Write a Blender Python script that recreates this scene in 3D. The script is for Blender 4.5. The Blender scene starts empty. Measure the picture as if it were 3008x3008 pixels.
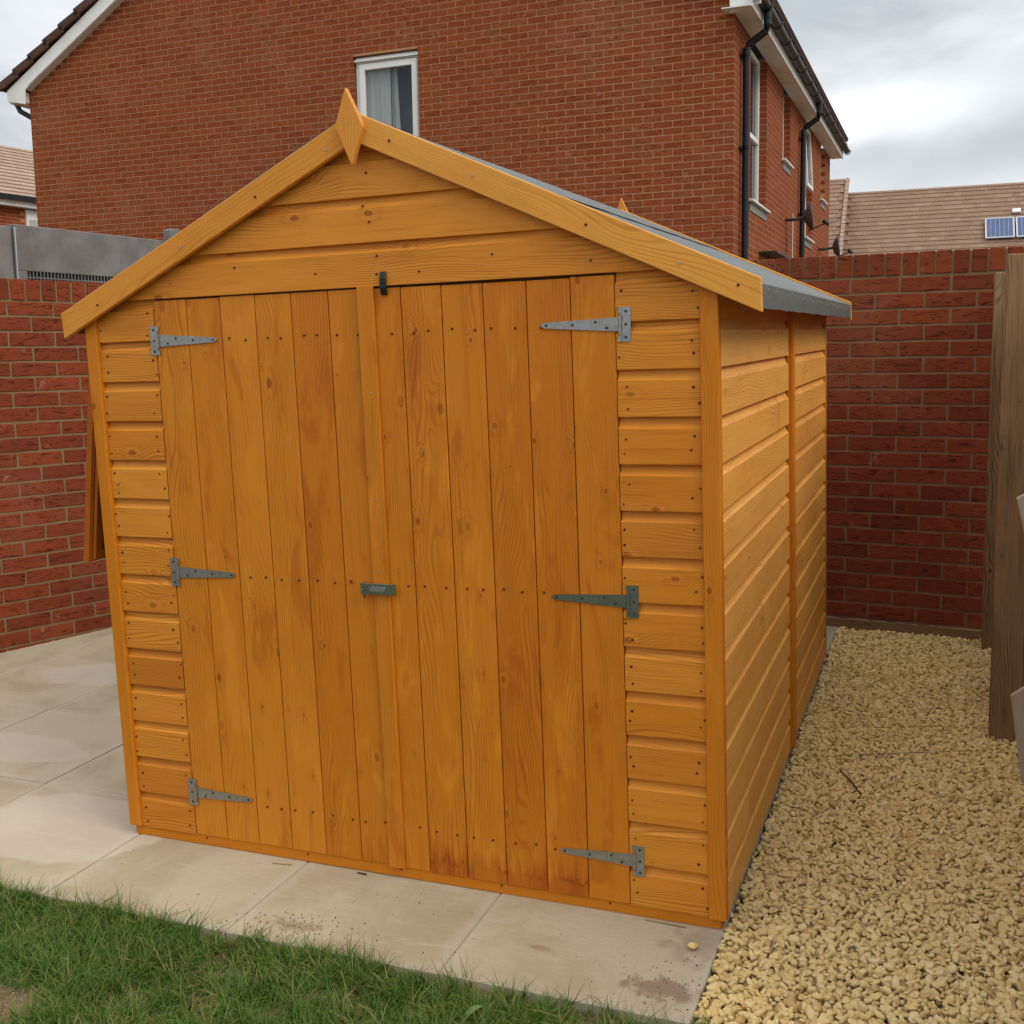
import bpy, bmesh, math, random
from mathutils import Matrix, Vector, Euler, noise
R = math.radians
random.seed(11)
scene = bpy.context.scene
col = scene.collection
# ------------------------------------------------------------------ camera, sky, sun, exposure
# world z is plumb; the paving and the shed on it fall by about 1.5 degrees (frame SHED)
SHED = Matrix(((0.9998642, -0.0001691, -0.0164745, 0), (-0.0001691, 0.9997894, -0.0205212, 0), (0.0164745, 0.0205212, 0.9996537, 0), (0, 0, 0, 1)))
PLUMB = Matrix.Identity(4)
cam = bpy.data.cameras.new('camera'); camo = bpy.data.objects.new('camera', cam); col.objects.link(camo)
r_, u_, f_ = Vector((0.9361, 0.3516, -0.0120)), Vector((-0.0301, 0.1140, 0.9930)), Vector((-0.3505, 0.9292, -0.1173))
f_.normalize(); r_ = (r_ - f_ * r_.dot(f_)).normalized(); u_ = r_.cross(f_)
camo.matrix_world = Matrix(((r_.x, u_.x, -f_.x, 0.4616), (r_.y, u_.y, -f_.y, -2.4155), (r_.z, u_.z, -f_.z, 1.3711), (0, 0, 0, 1)))
cam.sensor_width = 36; cam.lens = 3088.6 / 3008 * 36
cam.shift_x = -(1614.2 - 1504) / 3008; cam.shift_y = (1413.6 - 1504) / 3008
cam.clip_start = 0.05; cam.clip_end = 600
scene.camera = camo
scene.render.engine = 'CYCLES'
scene.view_settings.view_transform = 'Standard'; scene.view_settings.look = 'None'
scene.view_settings.gamma = 1; scene.view_settings.exposure = 0.10
scene.view_settings.use_curve_mapping = False
scene.cycles.max_bounces = 5; scene.cycles.diffuse_bounces = 3; scene.cycles.glossy_bounces = 2; scene.cycles.transparent_max_bounces = 6
SUN_EL, SUN_AZ = R(44), R(108)      # azimuth clockwise from +y (over the right shoulder)
world = bpy.data.worlds.new('World'); scene.world = world; world.use_nodes = True
wt = world.node_tree; wt.nodes.clear()
def wn(t, **k):
    n = wt.nodes.new(t)
    for a, b in k.items(): setattr(n, a, b)
    return n
def build_world():
    L = wt.links.new
    out = wn('ShaderNodeOutputWorld')
    sky = wn('ShaderNodeTexSky', sky_type='NISHITA', sun_disc=False, sun_elevation=SUN_EL, sun_rotation=SUN_AZ)
    bg1 = wn('ShaderNodeBackground'); bg1.inputs[1].default_value = 0.10; L(sky.outputs[0], bg1.inputs[0])
    tc = wn('ShaderNodeTexCoord'); sep = wn('ShaderNodeSeparateXYZ'); L(tc.outputs['Generated'], sep.inputs[0])
    mp = wn('ShaderNodeMapping'); mp.inputs['Scale'].default_value = (2.6, 2.6, 6.5); mp.inputs['Location'].default_value = (3.1, 0.4, 0.2)
    mp.inputs['Rotation'].default_value = (R(6), R(-9), 0); L(tc.outputs['Generated'], mp.inputs[0])
    no = wn('ShaderNodeTexNoise'); no.inputs['Scale'].default_value = 1.25; no.inputs['Detail'].default_value = 6; no.inputs['Roughness'].default_value = 0.52
    no.inputs['Distortion'].default_value = 0.5; L(mp.outputs[0], no.inputs['Vector'])
    ra = wn('ShaderNodeValToRGB'); L(no.outputs[0], ra.inputs[0])
    e = ra.color_ramp.elements
    e[0].position = 0.36; e[0].color = (0.42, 0.455, 0.485, 1); e[1].position = 0.64; e[1].color = (0.77, 0.795, 0.815, 1)
    m = ra.color_ramp.elements.new(0.5); m.color = (0.61, 0.64, 0.66, 1)
    # thin bright gap in the cloud deck
    def blob(d, sx, sz, k):
        su = wn('ShaderNodeVectorMath', operation='SUBTRACT'); L(tc.outputs['Generated'], su.inputs[0]); su.inputs[1].default_value = d
        sc = wn('ShaderNodeVectorMath', operation='MULTIPLY'); L(su.outputs[0], sc.inputs[0]); sc.inputs[1].default_value = (sx, sx, sz)
        ad = wn('ShaderNodeVectorMath', operation='MULTIPLY_ADD'); L(no.outputs['Color'], ad.inputs[0]); ad.inputs[1].default_value = (2.6, 2.6, 2.6); L(sc.outputs[0], ad.inputs[2])
        s2 = wn('ShaderNodeVectorMath', operation='SUBTRACT'); L(ad.outputs[0], s2.inputs[0]); s2.inputs[1].default_value = (1.3, 1.3, 1.3)
        le = wn('ShaderNodeVectorMath', operation='LENGTH'); L(s2.outputs[0], le.inputs[0])
        mr = wn('ShaderNodeMapRange', interpolation_type='SMOOTHERSTEP'); L(le.outputs['Value'], mr.inputs[0])
        mr.inputs[1].default_value = 0.0; mr.inputs[2].default_value = 1.7; mr.inputs[3].default_value = k; mr.inputs[4].default_value = 0
        return mr.outputs[0]
    b1 = blob((-0.050, 0.977, 0.203), 11, 48, 0.42)
    b2 = blob((0.045, 0.98, 0.172), 9, 34, -0.16)
    s = wn('ShaderNodeMath', operation='ADD'); L(b1, s.inputs[0]); L(b2, s.inputs[1])
    # overcast decks are brighter towards the zenith
    gr = wn('ShaderNodeMapRange'); L(sep.outputs['Z'], gr.inputs[0]); gr.inputs[1].default_value = 0.1; gr.inputs[2].default_value = 1; gr.inputs[3].default_value = 1.0; gr.inputs[4].default_value = 2.5
    s1 = wn('ShaderNodeMath', operation='ADD'); s1.inputs[1].default_value = 1; L(s.outputs[0], s1.inputs[0])
    mu = wn('ShaderNodeMath', operation='MULTIPLY'); L(s1.outputs[0], mu.inputs[0]); L(gr.outputs[0], mu.inputs[1])
    bg2 = wn('ShaderNodeBackground'); L(ra.outputs[0], bg2.inputs[0]); L(mu.outputs[0], bg2.inputs[1])
    mx = wn('ShaderNodeMixShader'); mx.inputs[0].default_value = 0.93; L(bg1.outputs[0], mx.inputs[1]); L(bg2.outputs[0], mx.inputs[2])
    L(mx.outputs[0], out.inputs[0])
build_world()
sun = bpy.data.lights.new('sun', 'SUN'); suno = bpy.data.objects.new('sun', sun); col.objects.link(suno)
sun.energy = 1.5; sun.angle = R(30); sun.color = (1, 0.91, 0.77)
sd = Vector((math.sin(SUN_AZ) * math.cos(SUN_EL), math.cos(SUN_AZ) * math.cos(SUN_EL), math.sin(SUN_EL)))
suno.rotation_euler = sd.to_track_quat('Z', 'Y').to_euler()

# ------------------------------------------------------------------ material helper
class Mat:
    def __init__(s, name, rough=0.8, spec=0.3):
        s.m = bpy.data.materials.new(name); s.m.use_nodes = True; s.t = s.m.node_tree
        s.b = s.t.nodes['Principled BSDF']; s.b.inputs['Roughness'].default_value = rough
        s.b.inputs['Specular IOR Level'].default_value = spec
        s._tc = None
    def n(s, t, props={}, **ins):
        n = s.t.nodes.new(t)
        for a, b in props.items(): setattr(n, a, b)
        for k, v in ins.items():
            k = k.replace('_', ' ')
            i = n.inputs[int(k[1:])] if k[0] == 'i' and k[1:].isdigit() else n.inputs[k]
            s.put(i, v)
        return n
    def put(s, i, v):
        if isinstance(v, bpy.types.NodeSocket): s.t.links.new(v, i)
        elif isinstance(v, bpy.types.Node): s.t.links.new(v.outputs[0], i)
        else:
            if hasattr(i.default_value, '__len__') and len(i.default_value) == 4 and len(v) == 3: v = (*v, 1)
            i.default_value = v
    @property
    def tc(s):
        if not s._tc: s._tc = s.n('ShaderNodeTexCoord').outputs['Object']
        return s._tc
    def rnd(s): return s.n('ShaderNodeObjectInfo').outputs['Random']
    def attr(s, name): return s.n('ShaderNodeAttribute', {'attribute_name': name}).outputs['Fac']
    def math(s, op, a, b=0.0, c=0.0, clamp=False): return s.n('ShaderNodeMath', {'operation': op, 'use_clamp': clamp}, i0=a, i1=b, i2=c).outputs[0]
    def vm(s, op, a, b=(0, 0, 0)): return s.n('ShaderNodeVectorMath', {'operation': op}, i0=a, i1=b).outputs[0]
    def noise(s, v, scale, detail=3, rough=0.5, dist=0, color=False):
        n = s.n('ShaderNodeTexNoise', Vector=v, Scale=scale, Detail=detail, Roughness=rough, Distortion=dist)
        return n.outputs['Color' if color else 'Fac']
    def step(s, v, a, b, lo=0.0, hi=1.0):
        return s.n('ShaderNodeMapRange', {'interpolation_type': 'SMOOTHSTEP'}, i0=v, i1=a, i2=b, i3=lo, i4=hi).outputs[0]
    def mix(s, f, a, b, mode='MIX'):
        n = s.n('ShaderNodeMix', {'data_type': 'RGBA', 'blend_type': mode}); s.put(n.inputs[0], f); s.put(n.inputs[6], a); s.put(n.inputs[7], b)
        return n.outputs[2]
    def sep(s, v): return s.n('ShaderNodeSeparateXYZ', i0=v).outputs
    def comb(s, x, y, z): return s.n('ShaderNodeCombineXYZ', i0=x, i1=y, i2=z).outputs[0]
    def base(s, c): s.put(s.b.inputs['Base Color'], c)
    def bump(s, h, strength=0.3, dist=0.002):
        b = s.n('ShaderNodeBump', Strength=strength, Distance=dist, Height=h)
        s.t.links.new(b.outputs[0], s.b.inputs['Normal'])
def scl(M, v, x, y, z): return M.vm('MULTIPLY', v, (x, y, z))

def wood(name, light, mid, dark, blotch=0.45, knots=0.5, rough=0.5, fringe=False, grain=0.3, bump=0.45, spec=0.22, kscale=1.0):
    """planed softwood; local x runs along the grain"""
    M = Mat(name, rough, spec)
    off = M.math('MULTIPLY', M.rnd(), 41.7)
    v = M.vm('ADD', M.tc, M.comb(off, off, off))
    # knots
    vs_ = M.sep(v)
    kv = M.comb(M.math('MULTIPLY', vs_[0], 5.5 * kscale), M.math('MULTIPLY', vs_[2], 9.5 * kscale), 0.0)
    vo = M.n('ShaderNodeTexVoronoi', {'voronoi_dimensions': '2D', 'feature': 'F1'}, Vector=kv, Scale=1.0)
    vc = M.sep(vo.outputs['Color'])
    d = M.math('ADD', vo.outputs['Distance'], M.math('MULTIPLY_ADD', M.noise(v, 70, 2), .05, -.025))
    has = M.math('LESS_THAN', vc[0], knots)
    size = M.math('MULTIPLY_ADD', M.math('MULTIPLY', vc[1], vc[1]), 0.085, 0.022)
    q = M.math('DIVIDE', d, size)
    core = M.math('MULTIPLY', M.math('MULTIPLY_ADD', M.math('SINE', M.math('MULTIPLY', q, 15.0)), .28, .72), M.math('MULTIPLY', M.step(q, 1.05, 0.5), has))
    ring = M.math('MULTIPLY', M.math('MULTIPLY', M.step(q, 0.8, 1.15), M.step(q, 2.3, 1.2)), has)
    bend = M.math('MULTIPLY', M.step(q, 5.0, 0.6), has)
    # annual rings seen on the face
    z = M.sep(v)[2]
    lo = M.noise(scl(M, v, 1.1, 1, 5.5), 1.0, 2, 0.5)
    w = M.math('ADD', z, M.math('MULTIPLY', lo, 0.19))
    w = M.math('ADD', w, M.math('MULTIPLY', bend, 0.016))
    s = M.math('SINE', M.math('MULTIPLY', w, 820.0))
    amp = M.noise(scl(M, v, 2, 2, 9), 1.0, 2)
    rings = M.math('MULTIPLY', M.step(s, 0.2, 1.0), M.step(amp, 0.40, 0.62))
    fine = M.noise(scl(M, v, 6, 60, 190), 1.0, 3, 0.6)
    saw = M.noise(scl(M, v, 240, 20, 3), 1.0, 1, 0.5)
    # stain takes unevenly
    bl = M.noise(scl(M, v, 3.2, 3, 11), 1.0, 4, 0.62, 0.5)
    bm = M.math('MULTIPLY', M.step(bl, 0.55, 0.66), blotch)
    bm2 = M.math('MULTIPLY', M.step(bl, 0.45, 0.34), blotch)
    strk = M.step(M.noise(scl(M, v, 3.2, 20, 70), 1.0, 2), 0.55, 0.75)
    c = M.mix(M.math('ADD', M.math('MULTIPLY', M.rnd(), 0.8), M.math('MULTIPLY', bm2, .9), clamp=True), mid, light)
    c = M.mix(M.step(M.math('FRACT', M.math('MULTIPLY', M.rnd(), 7.7)), .70, 1.0, 0, .38), c, dark)
    c = M.mix(M.math('MULTIPLY', bm, 0.55), c, dark)
    c = M.mix(M.math('MULTIPLY', strk, grain * 0.9), c, dark)
    c = M.mix(M.math('MULTIPLY', rings, grain * 1.25), c, tuple(x * 0.5 for x in dark))
    c = M.mix(M.math('MULTIPLY', M.step(fine, 0.50, 0.72), grain * 0.55), c, tuple(x * 0.7 for x in dark))
    c = M.mix(M.math('MULTIPLY', M.step(fine, 0.45, 0.28), grain * 0.35), c, light)
    c = M.mix(M.math('MULTIPLY', M.step(saw, 0.5, 0.75), 0.045), c, tuple(min(1, x * 1.3) for x in light))
    c = M.mix(M.math('MULTIPLY', ring, 0.35), c, light)
    halo = M.math('MULTIPLY', M.math('MULTIPLY', M.step(q, 1.9, 2.3), M.step(q, 2.9, 2.4)), has)
    c = M.mix(M.math('MULTIPLY', halo, 0.10), c, dark)
    c = M.mix(M.math('MULTIPLY', M.math('MULTIPLY', bend, M.step(fine, .4, .6)), 0.35), c, dark)
    kc = tuple(x * k for x, k in zip(dark, (0.36, 0.30, 0.4)))
    c = M.mix(M.math('MULTIPLY', core, M.math('MULTIPLY_ADD', vc[2], .45, .35)), c, kc)
    if fringe:
        x = M.sep(M.tc)[0]
        fr = M.noise(scl(M, v, 7, 1, 75), 1.0, 3, 0.6)
        lim = M.math('MULTIPLY_ADD', fr, 0.20, -0.035)
        band = M.math('MULTIPLY', M.step(M.math('SUBTRACT', x, lim), 0.03, -0.03), 0.40)
        c = M.mix(band, c, tuple(x * k for x, k in zip(dark, (0.75, 0.55, 0.5))))
        e = M.math('ABSOLUTE', M.math('SUBTRACT', x, M.math('MULTIPLY_ADD', fr, 0.10, -0.012)))
        edge = M.math('MULTIPLY', M.step(e, 0.006, 0.001), M.math('MULTIPLY', M.step(M.noise(v, 11, 2), .42, .6), .55))
        c = M.mix(edge, c, (0.10, 0.022, 0.004))
    M.base(c)
    h = M.math('ADD', M.math('MULTIPLY', fine, 0.5), M.math('MULTIPLY', rings, -0.5))
    h = M.math('ADD', h, M.math('MULTIPLY', core, 1.0)); h = M.math('ADD', h, M.math('MULTIPLY', bend, 0.8))
    h = M.math('ADD', h, M.math('MULTIPLY', saw, 0.12))
    M.bump(h, bump, 0.0012)
    M.put(M.b.inputs['Roughness'], M.math('MULTIPLY_ADD', fine, 0.25, rough - 0.1))
    return M.m

def brick(name, a, b, c_, crease=0.5):
    M = Mat(name, 0.9, 0.2)
    tone = M.math('FRACT', M.math('ADD', M.attr('tone'), M.rnd()))
    off = M.math('MULTIPLY', tone, 53.0)
    v = M.vm('ADD', M.tc, M.comb(off, off, off))
    t2 = M.math('FRACT', M.math('MULTIPLY', tone, 7.31))
    col_ = M.mix(tone, a, b); col_ = M.mix(M.math('MULTIPLY', M.step(t2, .72, .95), .75), col_, c_)
    n1 = M.noise(scl(M, v, 14, 14, 40), 1.0, 4, 0.6)
    col_ = M.mix(M.math('MULTIPLY', M.step(n1, 0.42, 0.72), 0.5), col_, tuple(x * 0.55 for x in a))
    cr = M.step(M.noise(scl(M, v, 20, 20, 95), 1.0, 3, 0.6, 1.0), 0.59, 0.68)
    col_ = M.mix(M.math('MULTIPLY', cr, crease), col_, tuple(x * 0.3 for x in a))
    sp = M.step(M.noise(v, 260, 2), 0.66, 0.74)
    col_ = M.mix(M.math('MULTIPLY', sp, 0.35), col_, (0.42, 0.20, 0.12))
    gp = M.n('ShaderNodeNewGeometry').outputs['Position']; w1 = M.noise(gp, 1.1, 5, .6)
    col_ = M.mix(M.step(w1, .52, .74, 0, .12), col_, (0.42, 0.26, 0.17)); col_ = M.mix(M.step(w1, .46, .30, 0, .30), col_, tuple(x * .55 for x in a))
    col_ = M.mix(M.step(M.noise(gp, 9, 4, .7), .63, .74, 0, .22), col_, (0.55, 0.45, 0.36))
    M.base(col_)
    h = M.math('SUBTRACT', M.noise(v, 130, 4, 0.7), M.math('MULTIPLY', cr, 2.2))
    M.bump(h, 0.9, 0.004)
    return M.m

def plain(name, c, rough=0.6, spec=0.4, metal=0.0, var=0.12, scale=30, bump=0.1):
    M = Mat(name, rough, spec); M.b.inputs['Metallic'].default_value = metal
    n = M.noise(M.tc, scale, 4, 0.6)
    M.base(M.mix(M.math('MULTIPLY', M.step(n, 0.4, 0.75), var * 3, clamp=True), c, tuple(x * 0.62 for x in c)))
    if bump: M.bump(n, bump, 0.001)
    return M.m

AMB_L, AMB_M, AMB_D = (0.66, 0.270, 0.030), (0.60, 0.235, 0.022), (0.40, 0.105, 0.006)
MT = {}
MT['ship'] = wood('amber_shiplap', (0.69, 0.275, 0.034), (0.60, 0.205, 0.017), (0.38, 0.090, 0.005), blotch=0.25, knots=0.40, grain=0.34)
MT['side'] = wood('amber_lit_side_shiplap', (0.82, 0.420, 0.105), (0.75, 0.340, 0.066), (0.48, 0.145, 0.014), blotch=0.25, knots=0.3, grain=0.26)  # front cladding's timber again, colour lightened for the brighter light on the side
MT['plank'] = wood('amber_door_plank', (0.64, 0.232, 0.019), (0.54, 0.170, 0.010), (0.36, 0.078, 0.002), blotch=0.75, knots=0.55, grain=0.26)
MT['plankf'] = wood('amber_door_plank_stained_foot', (0.64, 0.225, 0.017), (0.53, 0.160, 0.009), (0.34, 0.070, 0.002), blotch=0.85, knots=0.55, fringe=True, grain=0.28)
MT['trim'] = wood('amber_trim', (0.75, 0.350, 0.065), (0.66, 0.265, 0.033), (0.46, 0.135, 0.010), blotch=0.3, knots=0.25, grain=0.2)
MT['post'] = wood('amber_corner_trim', (0.62, 0.220, 0.015), (0.54, 0.168, 0.008), (0.40, 0.095, 0.004), blotch=0.4, knots=0.2, grain=0.2)
MT['sash'] = wood('dark_amber_sash', (0.46, 0.130, 0.010), (0.38, 0.090, 0.006), (0.24, 0.050, 0.003), blotch=0.3, knots=0.1, grain=0.2)
MT['inner'] = wood('bare_inner_boards', (0.30, 0.13, 0.03), (0.22, 0.09, 0.015), (0.12, 0.04, 0.006), knots=0.3)
MT['fence'] = wood('brown_treated_timber', (0.300, 0.185, 0.098), (0.225, 0.132, 0.068), (0.100, 0.054, 0.026), blotch=0.5, knots=0.2, rough=0.8, grain=0.6, spec=0.15)
MT['pale'] = wood('weathered_pale_timber', (0.56, 0.49, 0.40), (0.48, 0.41, 0.32), (0.26, 0.20, 0.14), blotch=0.4, knots=0.25, rough=0.85, grain=0.4, spec=0.1)
MT['gbrick'] = brick('garden_brick', (0.255, 0.054, 0.020), (0.205, 0.041, 0.016), (0.165, 0.033, 0.015), 0.7)
MT['hbrick'] = brick('house_brick', (0.305, 0.074, 0.023), (0.245, 0.054, 0.018), (0.265, 0.086, 0.034), 0.45)
def mortar(name, c, c2):
    M = Mat(name, 0.95, 0.1); n = M.noise(M.tc, 9, 4, 0.6); n2 = M.noise(M.tc, 300, 2)
    M.base(M.mix(n, c, M.mix(M.step(n2, .4, .7), c2, c))); M.bump(n2, 0.6, 0.002); return M.m
MT['gmortar'] = mortar('sand_mortar', (0.25, 0.165, 0.088), (0.165, 0.105, 0.057))
MT['hmortar'] = mortar('pink_mortar', (0.47, 0.245, 0.130), (0.38, 0.185, 0.098))
def upvc():
    M = Mat('white_upvc', 0.35, 0.5); n = M.noise(M.tc, 3, 4)
    M.base(M.mix(M.step(n, .45, .7), (0.78, 0.77, 0.74), (0.70, 0.68, 0.63))); return M.m
MT['white'] = upvc()
MT['black'] = plain('black_plastic', (0.010, 0.0105, 0.012), 0.4, 0.35, var=0.05)
MT['blackm'] = plain('black_painted_steel', (0.02, 0.02, 0.022), 0.45, 0.5, var=0.05)
MT['rtile'] = brick('brown_concrete_tile', (0.105, 0.055, 0.042), (0.085, 0.045, 0.036), (0.12, 0.07, 0.055), 0.2)
MT['ptile'] = brick('pink_brown_tile', (0.30, 0.190, 0.130), (0.265, 0.165, 0.110), (0.34, 0.225, 0.16), 0.05)
MT['ltile'] = brick('pale_pink_tile', (0.42, 0.295, 0.225), (0.38, 0.26, 0.195), (0.46, 0.33, 0.25), 0.05)
MT['grey'] = plain('grey_stone_sill', (0.24, 0.235, 0.22), 0.85, 0.2, var=0.15)
def zinc(name, c, r=0.34, metal=0.9):
    M = Mat(name, r, 0.5); M.b.inputs['Metallic'].default_value = metal
    vo = M.n('ShaderNodeTexVoronoi', Vector=M.tc, Scale=150.0); n = M.noise(M.tc, 22, 3)
    c1 = M.mix(M.sep(vo.outputs['Color'])[0], c, tuple(x * 0.75 for x in c)); M.base(M.mix(M.math('MULTIPLY', n, .5), c1, tuple(x * 0.55 for x in c)))
    M.put(M.b.inputs['Roughness'], M.math('MULTIPLY_ADD', n, 0.3, r - .12)); return M.m
MT['zinc'] = zinc('galvanised_steel', (0.46, 0.47, 0.47)); MT['zincg'] = zinc('greenish_galvanised_steel', (0.24, 0.31, 0.255)); MT['zincp'] = zinc('pale_galvanised_steel', (0.50, 0.51, 0.47))
MT['screw'] = plain('dark_screw', (0.05, 0.045, 0.04), 0.5, 0.5, 0.3, var=0.1)
MT['nail'] = plain('rusty_nail', (0.060, 0.014, 0.006), 0.7, 0.3, 0.0, var=0.1)
MT['bnail'] = plain('bright_nail', (0.40, 0.36, 0.28), 0.4, 0.5, 0.3, var=0.1)
MT['glassd'] = plain('dark_glazing', (0.02, 0.022, 0.025), 0.06, 0.8, var=0.02, bump=0)
def glass_bed():
    M = Mat('window_glass', 0.03, 0.9); M.base((0.02, 0.03, 0.04)); M.b.inputs['Alpha'].default_value = 0.22; M.b.inputs['Coat Weight'].default_value = 0.6; return M.m
MT['glass'] = glass_bed()
MT['net'] = plain('blue_grey_curtain', (0.72, 0.78, 0.77), 0.9, 0.1, var=0.05, scale=4, bump=0)
MT['room'] = plain('room_interior', (0.42, 0.50, 0.60), 0.9, 0.1, var=0.05, bump=0)
def felt():
    M = Mat('green_grey_mineral_felt', 0.5, 1.0); n = M.noise(M.tc, 420, 2, 0.7); n2 = M.noise(scl(M, M.tc, 1, .3, 1), 7, 3)
    c = M.mix(M.step(n, .38, .62), (0.030, 0.036, 0.031), (0.105, 0.118, 0.105)); c = M.mix(M.math('MULTIPLY', M.step(n2, .4, .7), .3), c, (0.12, 0.13, 0.12))
    M.base(c); M.bump(M.math('ADD', n, M.math('MULTIPLY', M.noise(scl(M, M.tc, 6, 2.5, 6), 3, 3), 4)), 0.5, 0.002); return M.m
MT['felt'] = felt()
def slab():
    M = Mat('buff_concrete_paving', 0.85, 0.3)
    off = M.math('MULTIPLY', M.rnd(), 19.0); v = M.vm('ADD', M.tc, M.comb(off, off, off))
    n = M.noise(v, 2.3, 5, 0.6, 0.6); n2 = M.noise(v, 480, 2, 0.6); n3 = M.noise(scl(M, v, 3, 9, 1), 2.5, 4, 0.6)
    c = M.mix(M.step(n, 0.36, 0.62), (0.385, 0.312, 0.205), (0.475, 0.400, 0.280))
    c = M.mix(M.math('MULTIPLY', M.step(n3, 0.55, 0.66), 0.55), c, (0.47, 0.40, 0.30))
    x, y, _ = M.sep(M.tc)
    ed = M.math('MAXIMUM', M.math('ABSOLUTE', x), M.math('ABSOLUTE', y))
    ew = M.math('SUBTRACT', ed, M.math('MULTIPLY', M.noise(v, 7, 3), 0.07))
    c = M.mix(M.math('MULTIPLY', M.step(ew, 0.215, 0.27), 0.55), c, (0.50, 0.44, 0.35))
    c = M.mix(M.math('MULTIPLY', M.step(n2, .52, .72), .45), c, (0.24, 0.18, 0.12)); c = M.mix(M.math('MULTIPLY', M.step(M.noise(v, 70, 3, .7), .60, .70), .22), c, (0.25, 0.18, 0.11))
    g = M.n('ShaderNodeNewGeometry').outputs['Position']; px, py, _ = M.sep(g)
    # soil trodden onto the front slabs
    def blot(cx, cy, rx, ry, k, cc, c, amp=2.4, fs=26, in_=.35):
        dx = M.math('DIVIDE', M.math('SUBTRACT', px, cx), rx); dy = M.math('DIVIDE', M.math('SUBTRACT', py, cy), ry)
        d = M.math('SQRT', M.math('ADD', M.math('MULTIPLY', dx, dx), M.math('MULTIPLY', dy, dy)))
        d = M.math('ADD', d, M.math('MULTIPLY_ADD', M.noise(g, fs, 4, .6), amp, -amp / 2))
        return M.mix(M.step(d, 1.0, in_, 0, k), c, cc)
    c = blot(-0.09, -0.27, 0.13, 0.05, .6, (0.15, 0.080, 0.045), c); c = blot(-1.05, -0.29, 0.08, 0.03, .5, (0.20, 0.115, 0.065), c); c = blot(-0.42, -0.20, 0.05, 0.014, .5, (0.27, 0.15, 0.075), c)
    c = blot(-0.05, -0.08, 0.10, 0.10, .35, (0.20, 0.13, 0.09), c)
    # dried tide marks on the left slabs
    c = blot(-2.06, -0.02, 0.34, 0.22, .55, (0.56, 0.49, 0.40), c, .7, 5, .90); c = blot(-2.75, 0.45, 0.30, 0.13, .55, (0.53, 0.46, 0.37), c, .8, 6, .85)
    c = blot(-2.3, 0.90, 0.40, 0.12, .5, (0.54, 0.48, 0.40), c, .9, 6, .8); c = blot(-3.2, 1.25, 0.3, 0.16, .4, (0.55, 0.5, 0.43), c, .9, 6, .8)
    M.base(c); M.bump(M.math('ADD', n2, M.math('MULTIPLY', M.noise(scl(M, v, 6, 22, 1), 3, 4), 2.2)), 0.45, 0.0018); return M.m
MT['slab'] = slab()
def soil():
    M = Mat('dry_soil', 0.97, 0.1); n = M.noise(M.tc, 9, 5, .65); n2 = M.noise(M.tc, 160, 3, .7)
    c = M.mix(M.step(n, .38, .62), (0.095, 0.064, 0.034), (0.180, 0.135, 0.072)); c = M.mix(M.math('MULTIPLY', M.step(n2, .48, .66), .5), c, (0.32, 0.26, 0.17))
    M.base(c); M.bump(M.math('ADD', n2, n), 0.9, 0.006); return M.m
MT['soil'] = soil()
def stone(name, a, b, c_):
    M = Mat(name, 0.85, 0.25); r = M.rnd(); v = M.vm('ADD', M.tc, M.comb(M.math('MULTIPLY', r, 9.), 0, 0))
    c = M.mix(r, a, b); c = M.mix(M.step(M.math('FRACT', M.math('MULTIPLY', r, 17.3)), .86, .9, 0, .7), c, c_)
    n = M.noise(v, 55, 4, .65); c = M.mix(M.step(n, .45, .75, 0, .55), c, tuple(x * .62 for x in a)); c = M.mix(M.step(M.math('FRACT', M.math('MULTIPLY', r, 5.9)), .6, 1, 0, .45), c, (.84, .70, .42)); M.base(c); M.bump(M.noise(v, 160, 4, .75), .7, .002); return M.m
MT['stone'] = stone('cream_limestone_chip', (0.86, 0.65, 0.30), (0.77, 0.535, 0.21), (0.52, 0.31, 0.11))
def blade(name, a, b, d):
    M = Mat(name, 0.6, 0.25); r = M.rnd(); z = M.attr('h')
    c = M.mix(r, a, b); c = M.mix(M.step(M.math('FRACT', M.math('MULTIPLY', r, 13.7)), .82, .9, 0, .85), c, d); M.base(M.mix(M.step(z, 0.55, 1.0, 0, .35), c, d))
    M.b.inputs['Transmission Weight'].default_value = 0; return M.m
MT['blade'] = blade('grass_blade', (0.074, 0.158, 0.015), (0.036, 0.096, 0.010), (0.26, 0.22, 0.07))
MT['straw'] = plain('dry_straw', (0.34, 0.25, 0.12), 0.8, 0.2, var=0.2)
MT['leaf'] = plain('dock_leaf', (0.13, 0.22, 0.07), 0.5, 0.4, var=0.2)
def rust_grey():
    M = Mat('scuffed_grey_panel', 0.6, 0.35); n = M.noise(M.tc, 3.5, 5, .65); n2 = M.noise(scl(M, M.tc, 8, 8, 30), 2.5, 4, .7, 1)
    c = M.mix(M.step(n, .35, .65), (0.140, 0.128, 0.120), (0.205, 0.190, 0.180)); c = M.mix(M.step(n2, .66, .72, 0, .4), c, (0.34, 0.33, 0.33)); M.base(c); return M.m
MT['cont'] = rust_grey()
MT['pv'] = plain('solar_cells', (0.05, 0.075, 0.19), 0.2, 0.6, var=0.1, scale=3, bump=0)
MT['alu'] = plain('aluminium_frame', (0.55, 0.57, 0.6), 0.4, 0.5, 0.3, var=0.05)
MT['dish'] = plain('dark_grey_dish', (0.09, 0.10, 0.105), 0.5, 0.4, var=0.1)
MT['bed'] = plain('compacted_sand', (0.34, 0.25, 0.13), 0.95, 0.1, var=0.3, scale=60, bump=0.5)
MT['joint'] = mortar('paving_joint_mortar', (0.44, 0.38, 0.30), (0.30, 0.24, 0.17))

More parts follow.
